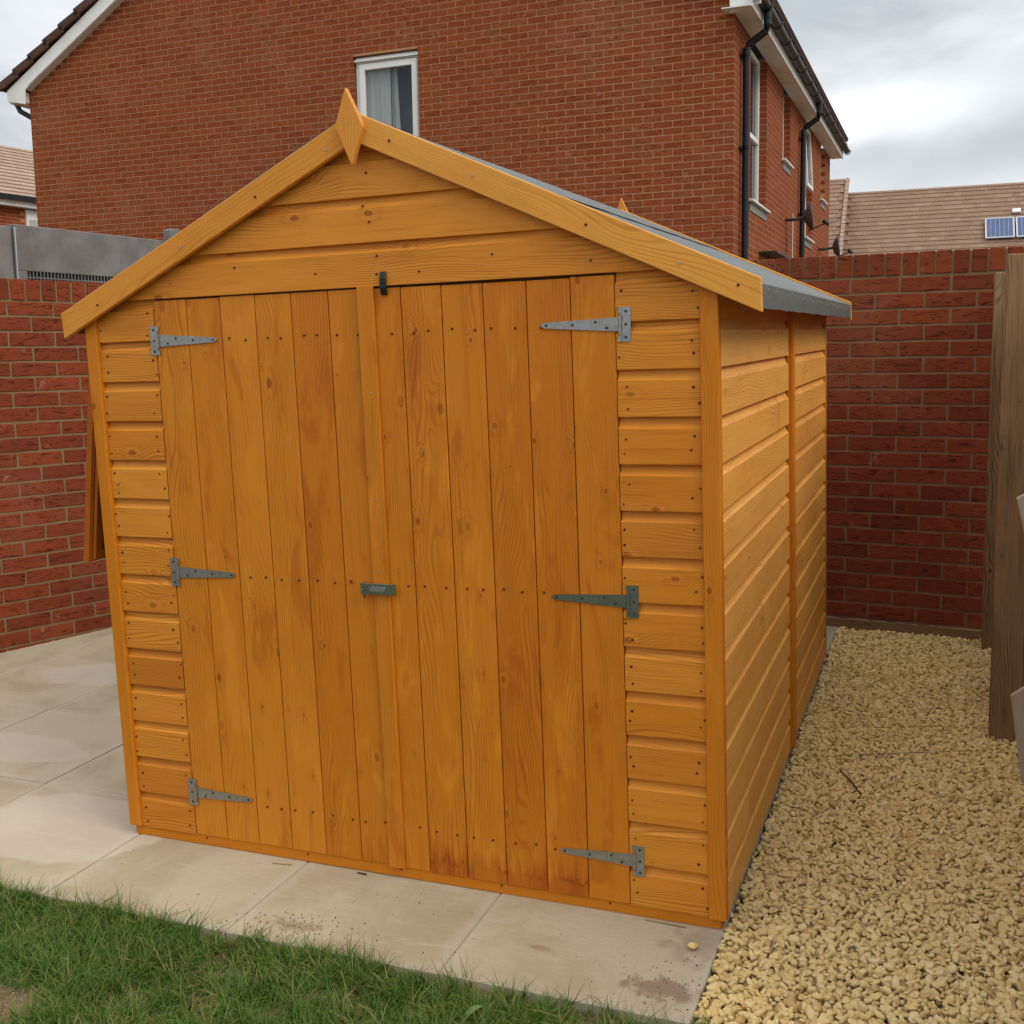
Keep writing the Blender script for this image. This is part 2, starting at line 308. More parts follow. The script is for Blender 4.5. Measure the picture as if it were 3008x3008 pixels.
# ------------------------------------------------------------------ mesh helpers
class MB:
    def __init__(s): s.v = []; s.f = []; s.at = []; s.mi = []
    def add(s, vs, fs, tone=0.0, mi=0):
        b = len(s.v); s.v += [tuple(v) for v in vs]
        for f in fs: s.f.append([b + i for i in f]); s.at.append(tone); s.mi.append(mi)
        return s
    def box(s, x0, x1, y0, y1, z0, z1, tone=0.0, skip='', mi=0):
        vs = [(x, y, z) for x in (x0, x1) for y in (y0, y1) for z in (z0, z1)]
        F = {'-x': (0, 1, 3, 2), '+x': (4, 6, 7, 5), '-y': (0, 4, 5, 1), '+y': (2, 3, 7, 6), '-z': (0, 2, 6, 4), '+z': (1, 5, 7, 3)}
        return s.add(vs, [f for k, f in F.items() if k not in skip.split()], tone, mi)
    def prism(s, poly, a, b, axis='y', tone=0.0, mi=0):
        """extrude a 2D polygon: axis y -> poly in (x,z); x -> (y,z); z -> (x,y)"""
        P = {'y': lambda p, t: (p[0], t, p[1]), 'x': lambda p, t: (t, p[0], p[1]), 'z': lambda p, t: (p[0], p[1], t)}[axis]
        n = len(poly); vs = [P(p, a) for p in poly] + [P(p, b) for p in poly]
        fs = [tuple(range(n)), tuple(range(2 * n - 1, n - 1, -1))] + [(i, i + n, (i + 1) % n + n, (i + 1) % n) for i in range(n)]
        return s.add(vs, fs, tone, mi)
    def tube(s, pts, r, n=8, caps=True, mi=0, tone=0.0):
        pts = [Vector(p) for p in pts]; rs = r if hasattr(r, '__len__') else [r] * len(pts); vs = []; fs = []
        for i, p in enumerate(pts):
            t = (pts[min(i + 1, len(pts) - 1)] - pts[max(i - 1, 0)]).normalized()
            a = t.cross(Vector((0, 0, 1)) if abs(t.z) < .95 else Vector((0, 1, 0))).normalized(); b = t.cross(a)
            vs += [tuple(p + (a * math.cos(k * 2 * math.pi / n) + b * math.sin(k * 2 * math.pi / n)) * rs[i]) for k in range(n)]
        for i in range(len(pts) - 1):
            fs += [(i * n + k, i * n + (k + 1) % n, (i + 1) * n + (k + 1) % n, (i + 1) * n + k) for k in range(n)]
        if caps: fs += [tuple(range(n - 1, -1, -1)), tuple(range((len(pts) - 1) * n, len(pts) * n))]
        return s.add(vs, fs, tone, mi)
    def mesh(s, name, mats, bevel=0, smooth=False, seg=1):
        m = bpy.data.meshes.new(name); m.from_pydata(s.v, [], s.f)
        for x in (mats if isinstance(mats, (list, tuple)) else [mats]): m.materials.append(x)
        if any(s.mi): m.polygons.foreach_set('material_index', s.mi)
        if any(s.at):
            a = m.attributes.new('tone', 'FLOAT', 'FACE'); a.data.foreach_set('value', s.at)
        bm = bmesh.new(); bm.from_mesh(m)
        if not any(s.at): bmesh.ops.recalc_face_normals(bm, faces=bm.faces)
        if bevel:
            es = [e for e in bm.edges if len(e.link_faces) == 2 and e.calc_face_angle(0) > .5]
            bmesh.ops.bevel(bm, geom=es, offset=bevel, segments=seg, affect='EDGES', clamp_overlap=True)
        bm.to_mesh(m); bm.free()
        if smooth: m.shade_smooth()
        return m
def obj(name, mesh, parent=None, loc=(0, 0, 0), rot=(0, 0, 0), frame=None):
    o = bpy.data.objects.new(name, mesh); col.objects.link(o)
    T = Matrix.Translation(loc) @ Euler(rot).to_matrix().to_4x4()
    if parent is not None: o.parent = parent; o.matrix_local = T
    else: o.matrix_world = (frame or PLUMB) @ T
    return o
def tag(o, label=None, cat=None, group=None, kind=None):
    if label: o['label'] = label
    if cat: o['category'] = cat
    if group: o['group'] = group
    if kind: o['kind'] = kind
    return o
def thing(name, label, cat, loc=(0, 0, 0), rot=(0, 0, 0), frame=None, group=None):
    return tag(obj(name, None, None, loc, rot, frame), label, cat, group)
def board(name, L, W, T, mat, parent, loc, rot=(0, 0, 0), bevel=0.0015, cache={}):
    """plank with grain along local x: x 0..L, y 0..T, z 0..W"""
    k = (round(L, 4), round(W, 4), round(T, 4), mat.name, bevel)
    if k not in cache: cache[k] = MB().box(0, L, 0, T, 0, W).mesh(name, mat, bevel)
    return obj(name, cache[k], parent, loc, rot)

# ------------------------------------------------------------------ ground
obj('ground', MB().box(-60, 60, -30, 90, -0.6, -0.25).mesh('ground', MT['soil']))['kind'] = 'structure'
# lawn soil, slightly uneven, right up to the paving (shed frame)
def lawn():
    mb = MB(); nx, ny = 90, 40; x0, x1, y0, y1 = -4.6, 0.02, -2.2, -0.372
    vs = []
    for j in range(ny + 1):
        for i in range(nx + 1):
            x = x0 + (x1 - x0) * i / nx; y = y0 + (y1 - y0) * j / ny
            z = -0.048 + 0.012 * noise.noise((x * 3, y * 3, 1)) + 0.006 * noise.noise((x * 14, y * 14, 4))
            vs.append((x, y, z))
    fs = [(j * (nx + 1) + i, j * (nx + 1) + i + 1, (j + 1) * (nx + 1) + i + 1, (j + 1) * (nx + 1) + i) for j in range(ny) for i in range(nx)]
    mb.add(vs, fs); mb.box(x0, x1, y0, y1 + .001, -0.14, -0.09)
    o = obj('lawn_soil', mb.mesh('lawn_soil', MT['soil'], smooth=False), frame=SHED); o['kind'] = 'structure'
lawn()
patio = obj('patio', MB().box(-4.205, -0.012, -0.362, 3.4, -0.09, -0.0345).mesh('patio', MT['joint']), frame=SHED); patio['kind'] = 'structure'
sl_mesh = []
for k in range(5):
    rr = random.Random(k); pts = []
    for (a, b) in ((-1, -1), (1, -1), (1, 1), (-1, 1)):
        for t in range(6):
            f = t / 6
            c0 = (a, b); nxt = {(-1, -1): (1, -1), (1, -1): (1, 1), (1, 1): (-1, 1), (-1, 1): (-1, -1)}[(a, b)]
            x = (c0[0] + (nxt[0] - c0[0]) * f) * 0.2965; y = (c0[1] + (nxt[1] - c0[1]) * f) * 0.2945
            pts.append((x + rr.uniform(-.0012, .0012), y + rr.uniform(-.0012, .0012)))
    sl_mesh.append(MB().prism(pts, -0.028, 0.0, 'z').mesh('paving_slab', MT['slab'], 0.0022))
for i in range(7):
    for j in range(7):
        x = -0.305 - 0.599 * i; y = -0.37 + 0.2965 + 0.593 * j
        obj('paving_slab', sl_mesh[(i * 3 + j * 5) % 5], patio, (x, y, -0.030 + random.uniform(-.0012, .0012)), (random.uniform(-.0015, .0015), random.uniform(-.0015, .0015), 0))
obj('gravel_bed', MB().box(-0.02, 2.2, -1.6, 3.2, -0.16, -0.078).mesh('gravel_bed', MT['bed']), frame=SHED)['kind'] = 'structure'

# ------------------------------------------------------------------ garden walls
def gbrick_meshes(l, h, d, mat, n=5, seed=0):
    out = []
    for k in range(n):
        rr = random.Random(seed + k); mb = MB()
        xs = [0, .25, .5, .75, 1]; v = []
        for x in xs:
            for (y, z) in ((0, 0), (0, 1), (1, 1), (1, 0)):
                j = .0016 if 0 < x < 1 else .0022
                v.append((x * l + rr.uniform(-j, j), y * d + (rr.uniform(-.001, .0015) if y == 0 else 0), z * h + rr.uniform(-.0014, .0014)))
        f = []
        for i in range(4):
            a, b = i * 4, (i + 1) * 4
            f += [(a + q, b + q, b + (q + 1) % 4, a + (q + 1) % 4) for q in range(4)]
        f += [(0, 1, 2, 3), (19, 18, 17, 16)]
        mb.add(v, f); out.append(mb.mesh('brick', mat, 0.0022))
    return out
STR = gbrick_meshes(0.2140, 0.0650, 0.100, MT['gbrick'], 6, 3)
SOL = gbrick_meshes(0.0650, 0.1020, 0.213, MT['gbrick'], 5, 40)
HLF = gbrick_meshes(0.1020, 0.0650, 0.100, MT['gbrick'], 3, 80)
def garden_wall(name, label, P, ang, zc, s_lo, s_hi, v_lo, v_hi, cop0, cop_bot, phase, zcop):
    """local x along the wall, local y away from the camera; joint of course c at z = zc - .075 c"""
    t = thing(name, label, 'wall', P, (0, 0, ang))
    core = MB().box(s_lo, s_hi, 0.0035, 0.2075, -0.45, cop_bot - .004); core.box(s_lo, s_hi, 0.0030, 0.2085, cop_bot - .0035, zcop - 0.0075)
    core = obj('mortar', core.mesh('mortar', MT['gmortar']), t)
    stuff = MB(); n = 0
    c = -6
    while zc - .075 * c > -0.3:
        z1 = zc - .075 * c - .005; z0 = z1 - .065; c += 1
        if z1 > cop_bot: continue
        s = phase + (.1125 if (c - 1) % 2 == 0 else 0) - 40 * .225
        while s < s_hi:
            a, b = s + .0055, s + .2195
            s += .225
            if b < s_lo or a > s_hi: continue
            if a < s_lo or b > s_hi:
                a2, b2 = max(a, s_lo), min(b, s_hi)
                if b2 - a2 > .03: stuff.box(a2, b2, 0, .1, z0, z1, random.random() + .001, '+y')
                continue
            if b > v_lo and a < v_hi and z1 > -0.08:
                obj('brick', random.choice(STR), core, (a, random.uniform(-.0012, .0012), z0), (0, 0, random.uniform(-.003, .003))); n += 1
            else: stuff.box(a, b, 0, .1, z0, z1, random.random() + .001, '+y')
    s = cop0 - .0749 * 60
    while s < s_hi:
        a, b = s + .0045, s + .0705; s += .0749
        if a < s_lo or b > s_hi: continue
        if b > v_lo - .6 and a < v_hi: obj('coping_brick', random.choice(SOL), core, (a, -0.002 + random.uniform(-.002, .002), cop_bot + .002), (0, random.uniform(-.012, .012), random.uniform(-.006, .006))); n += 1
        else: stuff.box(a, b, -.002, .211, cop_bot + .002, cop_bot + .104, random.random() + .001)
    # end returns and far side course faces
    o = obj('brickwork', stuff.mesh('brickwork', MT['gbrick']), t); o['kind'] = 'stuff'
    if ang < 0: board('gravel_board', 1.60, .17, .020, MT['fence'], t, (-.14, -.0215, -.098))
    return t, n
garden_wall('garden_wall', 'red brick garden wall with soldier coping, square on behind the gravel strip', (0.0202, 2.8651, 0), -0.0798, 1.3506, -3.27, 2.4, -0.62, 0.80, 0.1232 * .0 + .0749 * 3.09, 1.732, 0.0, 1.838)
garden_wall('garden_wall', 'red brick garden wall receding behind the paved patio left of the shed', (-3.8719, 1.5451, 0), 1.1877, 1.4534, -4.2, 1.70, -0.30, 0.75, .0749 * .27, 1.681, 0.0, 1.786)

# ------------------------------------------------------------------ shed
shed = thing('garden_shed', 'amber stained timber shed with apex felt roof and closed double doors, on the patio', 'shed', frame=SHED)
W, D, S = 1.826, 2.26, 0.112
XC = -0.9128; SL = 0.459; ZR = 1.9985
def zroof_under(x): return ZR - 0.032 - SL * abs(x - XC)
PROF = [(0, 0), (0.0130, 0), (0.0133, 0.002), (0.0130, 0.0842), (0.0124, 0.0850), (0.0076, 0.0888), (0.0046, 0.0945), (0.0026, 0.1020), (0.0010, 0.1130), (0.0008, 0.1195), (0, 0.1195)]
def shiplap_mesh(x0, x1, z_abs=None, cut=None, mat=None, cutz=None):
    """local x along board, outward is -y, z up; with z_abs clip the ends to the roof slope (x given absolute); cutz trims height"""
    mb = MB(); vs = []
    P = [(p, min(z, cutz) if cutz else z) for p, z in PROF]
    for e in (0, 1):
        for p, z in P:
            x = (x0, x1)[e]
            if cut is not None:
                lim = (ZR - 0.034 - (z_abs + z)) / SL
                x = max(x0, XC - lim) if e == 0 else min(x1, XC + lim)
            vs.append((x, -p, z))
    n = len(P); fs = [tuple(range(n)), tuple(range(2 * n - 1, n - 1, -1))] + [(i, i + n, (i + 1) % n + n, (i + 1) % n) for i in range(n)]
    mb.add(vs, fs); return mb.mesh('shiplap_board', mat)
rj = lambda a=.0012: random.uniform(-a, a)
# front panels beside the doors
mL = shiplap_mesh(0, 0.1985, mat=MT['ship']); mR = shiplap_mesh(0, 0.201, mat=MT['ship'])
for k in range(14):
    obj('shiplap_board', mL, shed, (-1.7850, 0.0130 + rj(.0006), k * S + rj(.0005)))
    obj('shiplap_board', mR, shed, (-0.2435, 0.0130 + rj(.0006), k * S + rj(.0005)))
# gable boards
for k in (14, 15, 16, 17):
    z = k * S
    m = shiplap_mesh(-1.784, -0.042, z, True, MT['ship'], cutz=(0.06 if k == 17 else None))
    obj('shiplap_board', m, shed, (0, 0.0095, z + (0.002 if k == 14 else 0)))
# side cladding: right wall in two panels, left wall round the window
def side_boards(x, flip, spans, ks, splits={}):
    for (ya, yb) in spans:
        for k in ks:
            h = None
            if k == 13: h = 0.075
            cuts = [ya] + [q for q in splits.get(k, []) if ya < q < yb] + [yb]
            for a, b in zip(cuts[:-1], cuts[1:]):
                key = (round(b - a, 3), h)
                if key not in side_cache: side_cache[key] = shiplap_mesh(0, b - a - .0025, mat=MT['side'], cutz=h)
                o = obj('shiplap_board', side_cache[key], shed, (x - .013 + rj(.0006) if not flip else x + .013, a if not flip else b, k * S + rj(.0007)), (0, 0, R(90) if not flip else R(-90)))
side_cache = {}
side_boards(-0.001, False, [(0.0216, 1.126)], range(14), {5: [0.583], 1: [0.33], 10: [0.905]})
side_boards(-0.001, False, [(1.176, 2.233)], range(14), {6: [1.895], 4: [1.905], 5: [1.46], 9: [1.62], 11: [1.75]})
side_boards(-1.825, True, [(0.0216, 2.233)], list(range(0, 7)) + [13])
side_boards(-1.825, True, [(0.62, 2.233)], range(7, 13))
mB = shiplap_mesh(0, 1.74, mat=MT['side'])
for k in range(14): obj('shiplap_board', mB, shed, (-0.043, 2.247, k * S), (0, 0, R(180)))
for k in (14, 15, 16):
    m = shiplap_mesh(-1.784, -0.042, k * S, True, MT['side']); o = obj('shiplap_board', m, shed, (2 * XC, 2.247, k * S), (0, 0, R(180)))
# corner trims (grain vertical: rotate about y so local x -> z)
def post(name, x, y, z0, z1, w, t, mat=None, rot=0.0):
    """vertical board: local x up; w across x, t into +y"""
    key = ('v', round(z1 - z0, 3), round(w, 4), round(t, 4), (mat or MT['post']).name)
    if key not in side_cache: side_cache[key] = MB().box(0, z1 - z0, 0, t, 0, w).mesh(name, mat or MT['post'], 0.0018)
    # local (x,y,z) -> (-z?,y,x): rotation about y by -90deg gives x->z, z->-x
    return obj(name, side_cache[key], shed, (x + w, y, z0), (0, R(-90), rot))
post('corner_trim', -0.0430, -0.0095, 0.000, 1.548, 0.0430, 0.0305)
post('corner_trim', -1.8258, -0.0095, 0.003, 1.548, 0.0400, 0.0305)
post('corner_trim', -0.0430, 2.2335, 0.000, 1.53, 0.0440, 0.028)
post('corner_trim', -1.8258, 2.2335, 0.000, 1.53, 0.0440, 0.028)
post('joint_batten', -0.0100, 1.128, 0.002, 1.53, 0.0235, 0.046)
post('joint_batten', -1.8400, 1.128, 0.002, 1.53, 0.0240, 0.046)
# inner skin keeps the shed dark inside; frame uprights
inn = MB().box(-1.80, -1.79, .03, 2.225, 0, .78).box(-1.80, -1.79, .63, 2.225, .78, 1.50).box(-0.045, -0.035, .03, 2.225, 0, 1.50).box(-1.79, -0.045, 2.215, 2.225, 0, 1.50).box(-1.79, -0.045, .03, .04, 0, 1.575)
obj('inner_lining', inn.mesh('inner_lining', MT['inner']), shed)
obj('floor', MB().box(-1.80, -0.03, .02, 2.23, -0.010, 0.012).mesh('floor', MT['inner']), shed)
board('floor_bearer', 1.800, 0.040, 0.030, MT['post'], shed, (-1.8160, 0.004, -0.0300))
for i, yy in enumerate((0.62, 1.25, 1.85, 2.20)): board('floor_bearer', 1.780, 0.040, 0.045, MT['inner'], shed, (-1.8060, yy, -0.0300))
for yy in ((0.05, 0.60), (0.68, 1.22), (1.30, 1.83)):
    pass
# doors
def door(label, xs, mat, foot, strip=None):
    x0, x1 = xs[0], xs[-1]
    d = obj('door', None, shed); d['label'] = label
    for z in (0.12, 0.78, 1.44): board('ledge', x1 - x0 - .04, .07, .0185, MT['inner'], d, (x0 + .02, .0135, z - .035))
    for a, c in zip(xs[:-1], xs[1:]):
        w = c - a - 0.0024
        mat = MT['plankf'] if (xs is xr and xs.index(a) in (1, 2, 3, 4)) else MT['plank']; key = ('pl', round(w, 4), mat.name)
        if key not in side_cache: side_cache[key] = MB().prism([(0, 0), (1.563, 0), (1.563, .0125), (0, .0125)], 0, w, 'z').mesh('plank', mat, 0.0016)
        zb = foot + random.uniform(-.0015, .0015)
        obj('plank', side_cache[key], d, (a + w + 0.0012, 0.0005 + rj(.0006), zb), (0, R(-90), 0))
    return d
xl = [-1.5850, -1.4738, -1.3620, -1.2490, -1.1355, -1.0215, -0.9095]
xr = [-0.9075, -0.8085, -0.6955, -0.5825, -0.4680, -0.3555, -0.2445]
dl = door('left door leaf with cover strip', xl, MT['plank'], 0.002)
dr = door('right door leaf with dark stained plank feet', xr, MT['plankf'], 0.000)
m = MB().box(0, 1.572, 0, .008, 0, .0480).mesh('cover_strip', MT['plank'], 0.0018)
obj('cover_strip', m, dl, (-0.8825, -0.0085, 0.001), (0, R(-90), 0))
# T hinges: local x along the strap towards its tip, plate at x<0
def hinge_mesh(mat, Ls=0.195):
    b = MB(); b.box(-0.0285, -0.004, -.0018, 0, -.040, .040)
    b.prism([(0.0, -.0165), (0.0, .0165), (Ls - .01, .0068), (Ls, .0026), (Ls, -.0026), (Ls - .01, -.0068)], -.0018, -.0002, 'y')
    b.tube([(-0.003, -.0035, -.022), (-0.003, -.0035, .022)], .0042, 10); b.box(-0.008, 0.002, -.003, -.0012, -.040, -.026); b.box(-0.008, 0.002, -.003, -.0012, .026, .040)
    n = len(b.v)
    for (x, z) in ((-.017, -.030), (-.017, .0), (-.017, .030), (.030, -.008), (.058, .006), (.115, 0), (.182, 0)):
        b.tube([(x, -.0017, z), (x, -.0026, z)], .0035, 8, mi=1)
    return b.mesh('hinge', [mat, MT['screw']])
HM = {k: hinge_mesh(MT[k]) for k in ('zinc', 'zincg', 'zincp')}
HMm = {}
for k, me in HM.items():
    m2 = me.copy(); m2.transform(Matrix.Scale(-1, 4, (1, 0, 0))); m2.flip_normals(); HMm[k] = m2
for (x, z, mat, tilt) in ((-1.566, 1.4555, 'zinc', 1), (-1.562, 0.7975, 'zinc', 0), (-1.563, 0.1345, 'zincp', 0)):
    obj('hinge', HM[mat], dl, (x - .0055, -.0008, z), (0, R(tilt), 0))
for (x, z, mat, tilt) in ((-0.241, 1.4495, 'zinc', 1.2), (-0.238, 0.7855, 'zincg', 0.4), (-0.239, 0.1210, 'zincp', 0)):
    obj('hinge', HMm[mat], dr, (x + .0055, -.0008, z), (0, R(tilt), 0))
b = MB().box(-.958, -.868, -.0185, -.0160, .770, .799).box(-.962, -.950, -.0200, -.0125, .768, .800)
b.prism([(-.935, .7805), (-.930, .7775), (-.892, .7775), (-.887, .7805), (-.887, .7885), (-.892, .7915), (-.930, .7915), (-.935, .7885)], -.0215, -.0183, 'y', mi=1)
b.tube([(-.953, -.017, .784), (-.953, -.028, .784), (-.953, -.028, .790), (-.953, -.017, .790)], .0022, 6); b.box(-.869, -.861, -.019, -.0125, .769, .800); b.tube([(-.955, -.014, .769), (-.955, -.014, .758)], .003, 6, mi=2)
obj('hasp', b.mesh('hasp', [MT['zincg'], MT['zinc'], MT['screw']], 0.0006), dl)
b = MB(); b.prism([(.030, -.012), (.030, -.016), (.012, -.022), (-.010, -.022), (-.026, -.018), (-.030, -.014), (-.026, -.012), (-.008, -.016), (.012, -.016)], -.0085, .0085, 'x')
b2 = MB(); b2.v = [(x, z, y) for x, y, z in b.v]; b2.f = b.f; b2.at = b.at; b2.mi = b.mi
b2.tube([(0, -.021, .003), (0, -.0245, .003)], .0045, 8)
obj('turn_button', b2.mesh('turn_button', MT['black'], 0.0008), shed, (-.8505, 0.0085, 1.575))
# roof: boarded deck under felt
YF, YB = -0.0140, 2.282
def slope_poly(xa, xb, t0, t1):
    """section in (x,z) between xa and xb, t0/t1 depth under the top line"""
    f = lambda x: ZR - SL * abs(x - XC)
    return [(xa, f(xa) - t0), (xb, f(xb) - t0), (xb, f(xb) - t1), (xa, f(xa) - t1)]
roof = obj('roof', MB().prism(slope_poly(XC, 0.088, .0085, .022), YF + .001, YB - .001).prism(slope_poly(-1.880, XC, .0085, .022), YF + .001, YB - .001).mesh('roof', MT['inner']), shed)
def felt_sheet(xa, xb, lift, drape, name='felt_sheet', seed=0):
    """curved sheet over one slope; small ripples; optional drape down the eave fascia"""
    ny, nx = 46, 10; vs = []; fs = []
    sg = 1 if (xa + xb) / 2 > XC else -1
    cols = [xa + (xb - xa) * i / nx for i in range(nx + 1)]
    prof = [(x, ZR - SL * abs(x - XC) - .0055 + lift) for x in cols]
    if drape: prof += [(cols[-1] + sg * .0045, prof[-1][1] - .006), (cols[-1] + sg * .005, prof[-1][1] - .030), (cols[-1] + sg * .005, prof[-1][1] - .060)]
    for j in range(ny + 1):
        y = YF + (YB - YF) * j / ny
        for i, (x, z) in enumerate(prof):
            r = noise.noise((x * 7 + seed, y * 5, 3)) * .0022 + noise.noise((x * 2, y * 16 + seed, 9)) * .0012
            if drape and i > nx: vs.append((x + sg * abs(r) * 1.2, y, z - (noise.noise((y * 9, 0, 2)) * .0035 if i == nx + 3 else 0)))
            else: vs.append((x, y, z + r + (0.0012 if i == nx and not drape else 0)))
    n = len(prof)
    for j in range(ny):
        for i in range(n - 1): fs.append((j * n + i, j * n + i + 1, (j + 1) * n + i + 1, (j + 1) * n + i))
    m = MB().add(vs, fs).mesh(name, MT['felt']); o = obj(name, m, roof)
    so = o.modifiers.new('thickness', 'SOLIDIFY'); so.thickness = .0022; so.offset = 0
    return o
felt_sheet(-0.55, 0.0915, 0.0, True, seed=1); felt_sheet(XC, -0.46, 0.0035, False, seed=5)
felt_sheet(-1.30, -1.884, 0.0, True, seed=8); felt_sheet(XC, -1.38, 0.0035, False, seed=3)
# eave fascia boards under the draped felt
board('eave_board', YB - YF - .004, 0.052, 0.014, MT['trim'], shed, (0.0925, YF + .002, 1.4800), (0, 0, R(90)))
board('eave_board', YB - YF - .004, 0.052, 0.014, MT['trim'], shed, (-1.8700, YF + .002, 1.4840), (0, 0, R(90)))
nl = MB()
for i in range(34):
    y = 0.02 + i * .066 + rj(.012); z = 1.512 + rj(.006); nl.tube([(0.0955, y, z), (0.0990, y, z)], .0024, 6)
o = obj('felt_nail', nl.mesh('felt_nail', MT['bnail']), shed); o['kind'] = 'stuff'
# bargeboards (grain along the slope) and finials
def barge(pts, yf, name='bargeboard'):
    pts = [Vector((p[0], 0, p[1])) for p in pts]
    o0 = pts[0]; d = (pts[1] - pts[0]); ang = math.atan2(d.z, d.x)
    loc = []
    for p in pts:
        q = p - o0; loc.append((q.x * math.cos(ang) + q.z * math.sin(ang), -q.x * math.sin(ang) + q.z * math.cos(ang)))
    m = MB().prism(loc, 0, .016, 'y').mesh(name, MT['trim'], 0.002)
    return obj(name, m, shed, (o0.x, yf, o0.z), (0, -ang, 0))
LB = [(-1.888, 1.5420), (-0.9058, 1.9905), (-0.9058, 1.9195), (-1.8830, 1.4705)]
RB = [(-0.9052, 1.9995), (0.1000, 1.5385), (0.1020, 1.4625), (-0.9052, 1.9265)]
for yf in (-0.0305, 2.283): barge(LB, yf); barge(RB, yf)
def finial(y, dx=0, dz=0):
    P = [(-0.9060, 2.0500), (-0.9380, 1.9680), (-0.9400, 1.9590), (-0.9010, 1.8650), (-0.8980, 1.8650), (-0.8640, 1.9540), (-0.8660, 1.9640)]
    m = MB().prism([(z - 1.96, (x + .902)) for x, z in P], 0, .016, 'y').mesh('finial', MT['trim'], 0.0028)
    return obj('finial', m, shed, (-.902 + dx, y, 1.96 + dz), (0, R(-90), 0))
fm = finial(-0.0468); fm.scale = (1, 1, -1)
fm = finial(2.300, 0, 0); fm.scale = (1, 1, -1)
# top hung window sash standing open on the left wall
sash = thing_s = obj('window_sash', None, shed, (-1.8440, 0.050, 1.492), (0, R(8.6), 0))
sm = MB()
for (x0, x1, y0, y1, z0, z1) in ((-.022, .0, 0, .040, -.700, 0), (-.022, .0, .510, .550, -.700, 0), (-.022, 0, .040, .510, -.040, 0), (-.022, 0, .040, .510, -.700, -.660)): sm.box(x0, x1, y0, y1, z0, z1)
sm.box(.004, .016, .010, .540, -.690, -.662).box(.004, .016, .010, .036, -.662, -.02).box(.004, .016, .512, .540, -.662, -.02).box(0, .004, .004, .546, -.695, -.004)
fr_ = obj('sash_frame', sm.mesh('sash_frame', MT['sash'], 0.001), sash)
obj('pane', MB().box(-.012, -.009, .036, .514, -.664, -.036).mesh('pane', MT['glassd']), sash)
obj('drip_bar', MB().box(-1.874, -1.8385, 0.035, 0.640, 1.497, 1.507).mesh('drip_bar', MT['inner']), shed)
# nail heads
nm = MB()
def nail(x, z, r=.0031, y=-.0016, mi=0): nm.tube([(x, y + .0026, z), (x, y, z)], r, 6, mi=mi)
for k in range(14):
    for xa, xb in ((-1.770, -1.600), (-0.228, -0.058)):
        for x in (xa, xb):
            for zz in (.026, .066): nail(x + rj(.011), k * S + zz + rj(.011), random.uniform(.0022, .0036))
for z in (0.135, 0.795, 1.452):
    for xs in (xl, xr):
        for a, c in zip(xs[:-1], xs[1:]):
            for f in (.25, .74):
                x = a + (c - a) * f + rj(.01)
                if (x < -1.375 or x > -0.43) and True: continue
                if -0.935 < x < -0.86: continue
                nail(x, z - (0.012 if z < .2 else 0.0) + rj(.004))
for z in (1.30, 1.02, 0.83, 0.742, 0.45, 0.14): nail(-0.9065 + rj(.004), z, .0026, -.0098, 1)
for z in (1.92, 1.85, 1.77, 1.73, 1.645, 1.60): nail(-0.885 + rj(.02), z, .0030, -.0058)
for x, z in ((-1.30, 1.64), (-0.55, 1.63), (-1.05, 1.61), (-0.30, 1.60), (-.75, 1.60)): nail(x, z, .0028, -.0058)
for i, x in enumerate((-1.75, -1.45, -1.2, -.98, -.80, -.58, -.30, -.08, .05)):
    z = (LB[0][1] + .457 * (x + 1.888) if x < XC else RB[1][1] + .459 * (.10 - x)) - .04 + rj(.008)
    nail(x, z, .0034, -.0325, 1 if i % 2 else 0)
for x in (-1.55, -1.2, -.9, -.6, -.3): nail(x, -.006, .0028, .0022)
o = obj('nail', nm.mesh('nail', [MT['nail'], MT['bnail']]), shed); o['kind'] = 'stuff'

# ------------------------------------------------------------------ the brick house behind
HZ, HW, HD, EZ = 4.9648, 9.841, 8.95, 5.12
house = thing('brick_house', 'two storey red brick house with white bargeboard and black gutters, behind the shed', 'house', (-1.7454, 9.1399, 0), (0, 0, -0.0087))
GR = 0.573
def gz(s): return EZ + GR * min(-s, HW + s)
# openings on the gable: (s0,s1,z0,z1); right side wall along local y
gwin = (-4.652, -3.768, 3.715, 5.015)
sopen = [(0.95, 2.05, 3.16, 4.965), (3.36, 4.00, 4.01, 4.965), (5.62, 6.45, 3.20, 4.965), (7.60, 8.20, 4.04, 4.965)]
core = MB()
g0 = 0.0022
core.box(-HW + g0, gwin[0] - g0, g0, .30, -0.3, EZ); core.box(gwin[1] + g0, -g0, g0, .30, -0.3, EZ)
core.box(gwin[0] - g0, gwin[1] + g0, g0, .30, -0.3, gwin[2] - g0); core.box(gwin[0] - g0, gwin[1] + g0, g0, .30, gwin[3] + g0, EZ)
core.prism([(-HW + g0, EZ), (-g0, EZ), (-HW / 2, EZ + GR * HW / 2 - .02)], g0, .30, 'y')
wall_g = obj('gable_wall', core.mesh('gable_wall', MT['hmortar']), house)
core = MB(); ys = [.30]
for (a, b_, z0, z1) in sopen:
    core.box(-.30, -g0, ys[-1], a - g0, -0.3, 5.0); core.box(-.30, -g0, a - g0, b_ + g0, -0.3, z0 - g0); ys.append(b_ + g0)
core.box(-.30, -g0, ys[-1], HD, -0.3, 5.0); core.box(-HW + g0, -HW + .3, .30, HD, -.3, 5.0); core.box(-HW + .3, -.3, HD - .3, HD, -.3, 5.0)
wall_s = obj('side_wall', core.mesh('side_wall', MT['hmortar']), house)
HB = {}
def hb(w):
    k = round(w, 3)
    if k not in HB:
        HB[k] = MB().box(0, k, 0, .1, 0, .065, 0, '+y').mesh('brick', MT['hbrick'], 0.0015)
    return HB[k]
stuff_g, stuff_s = MB(), MB(); cnt = 0
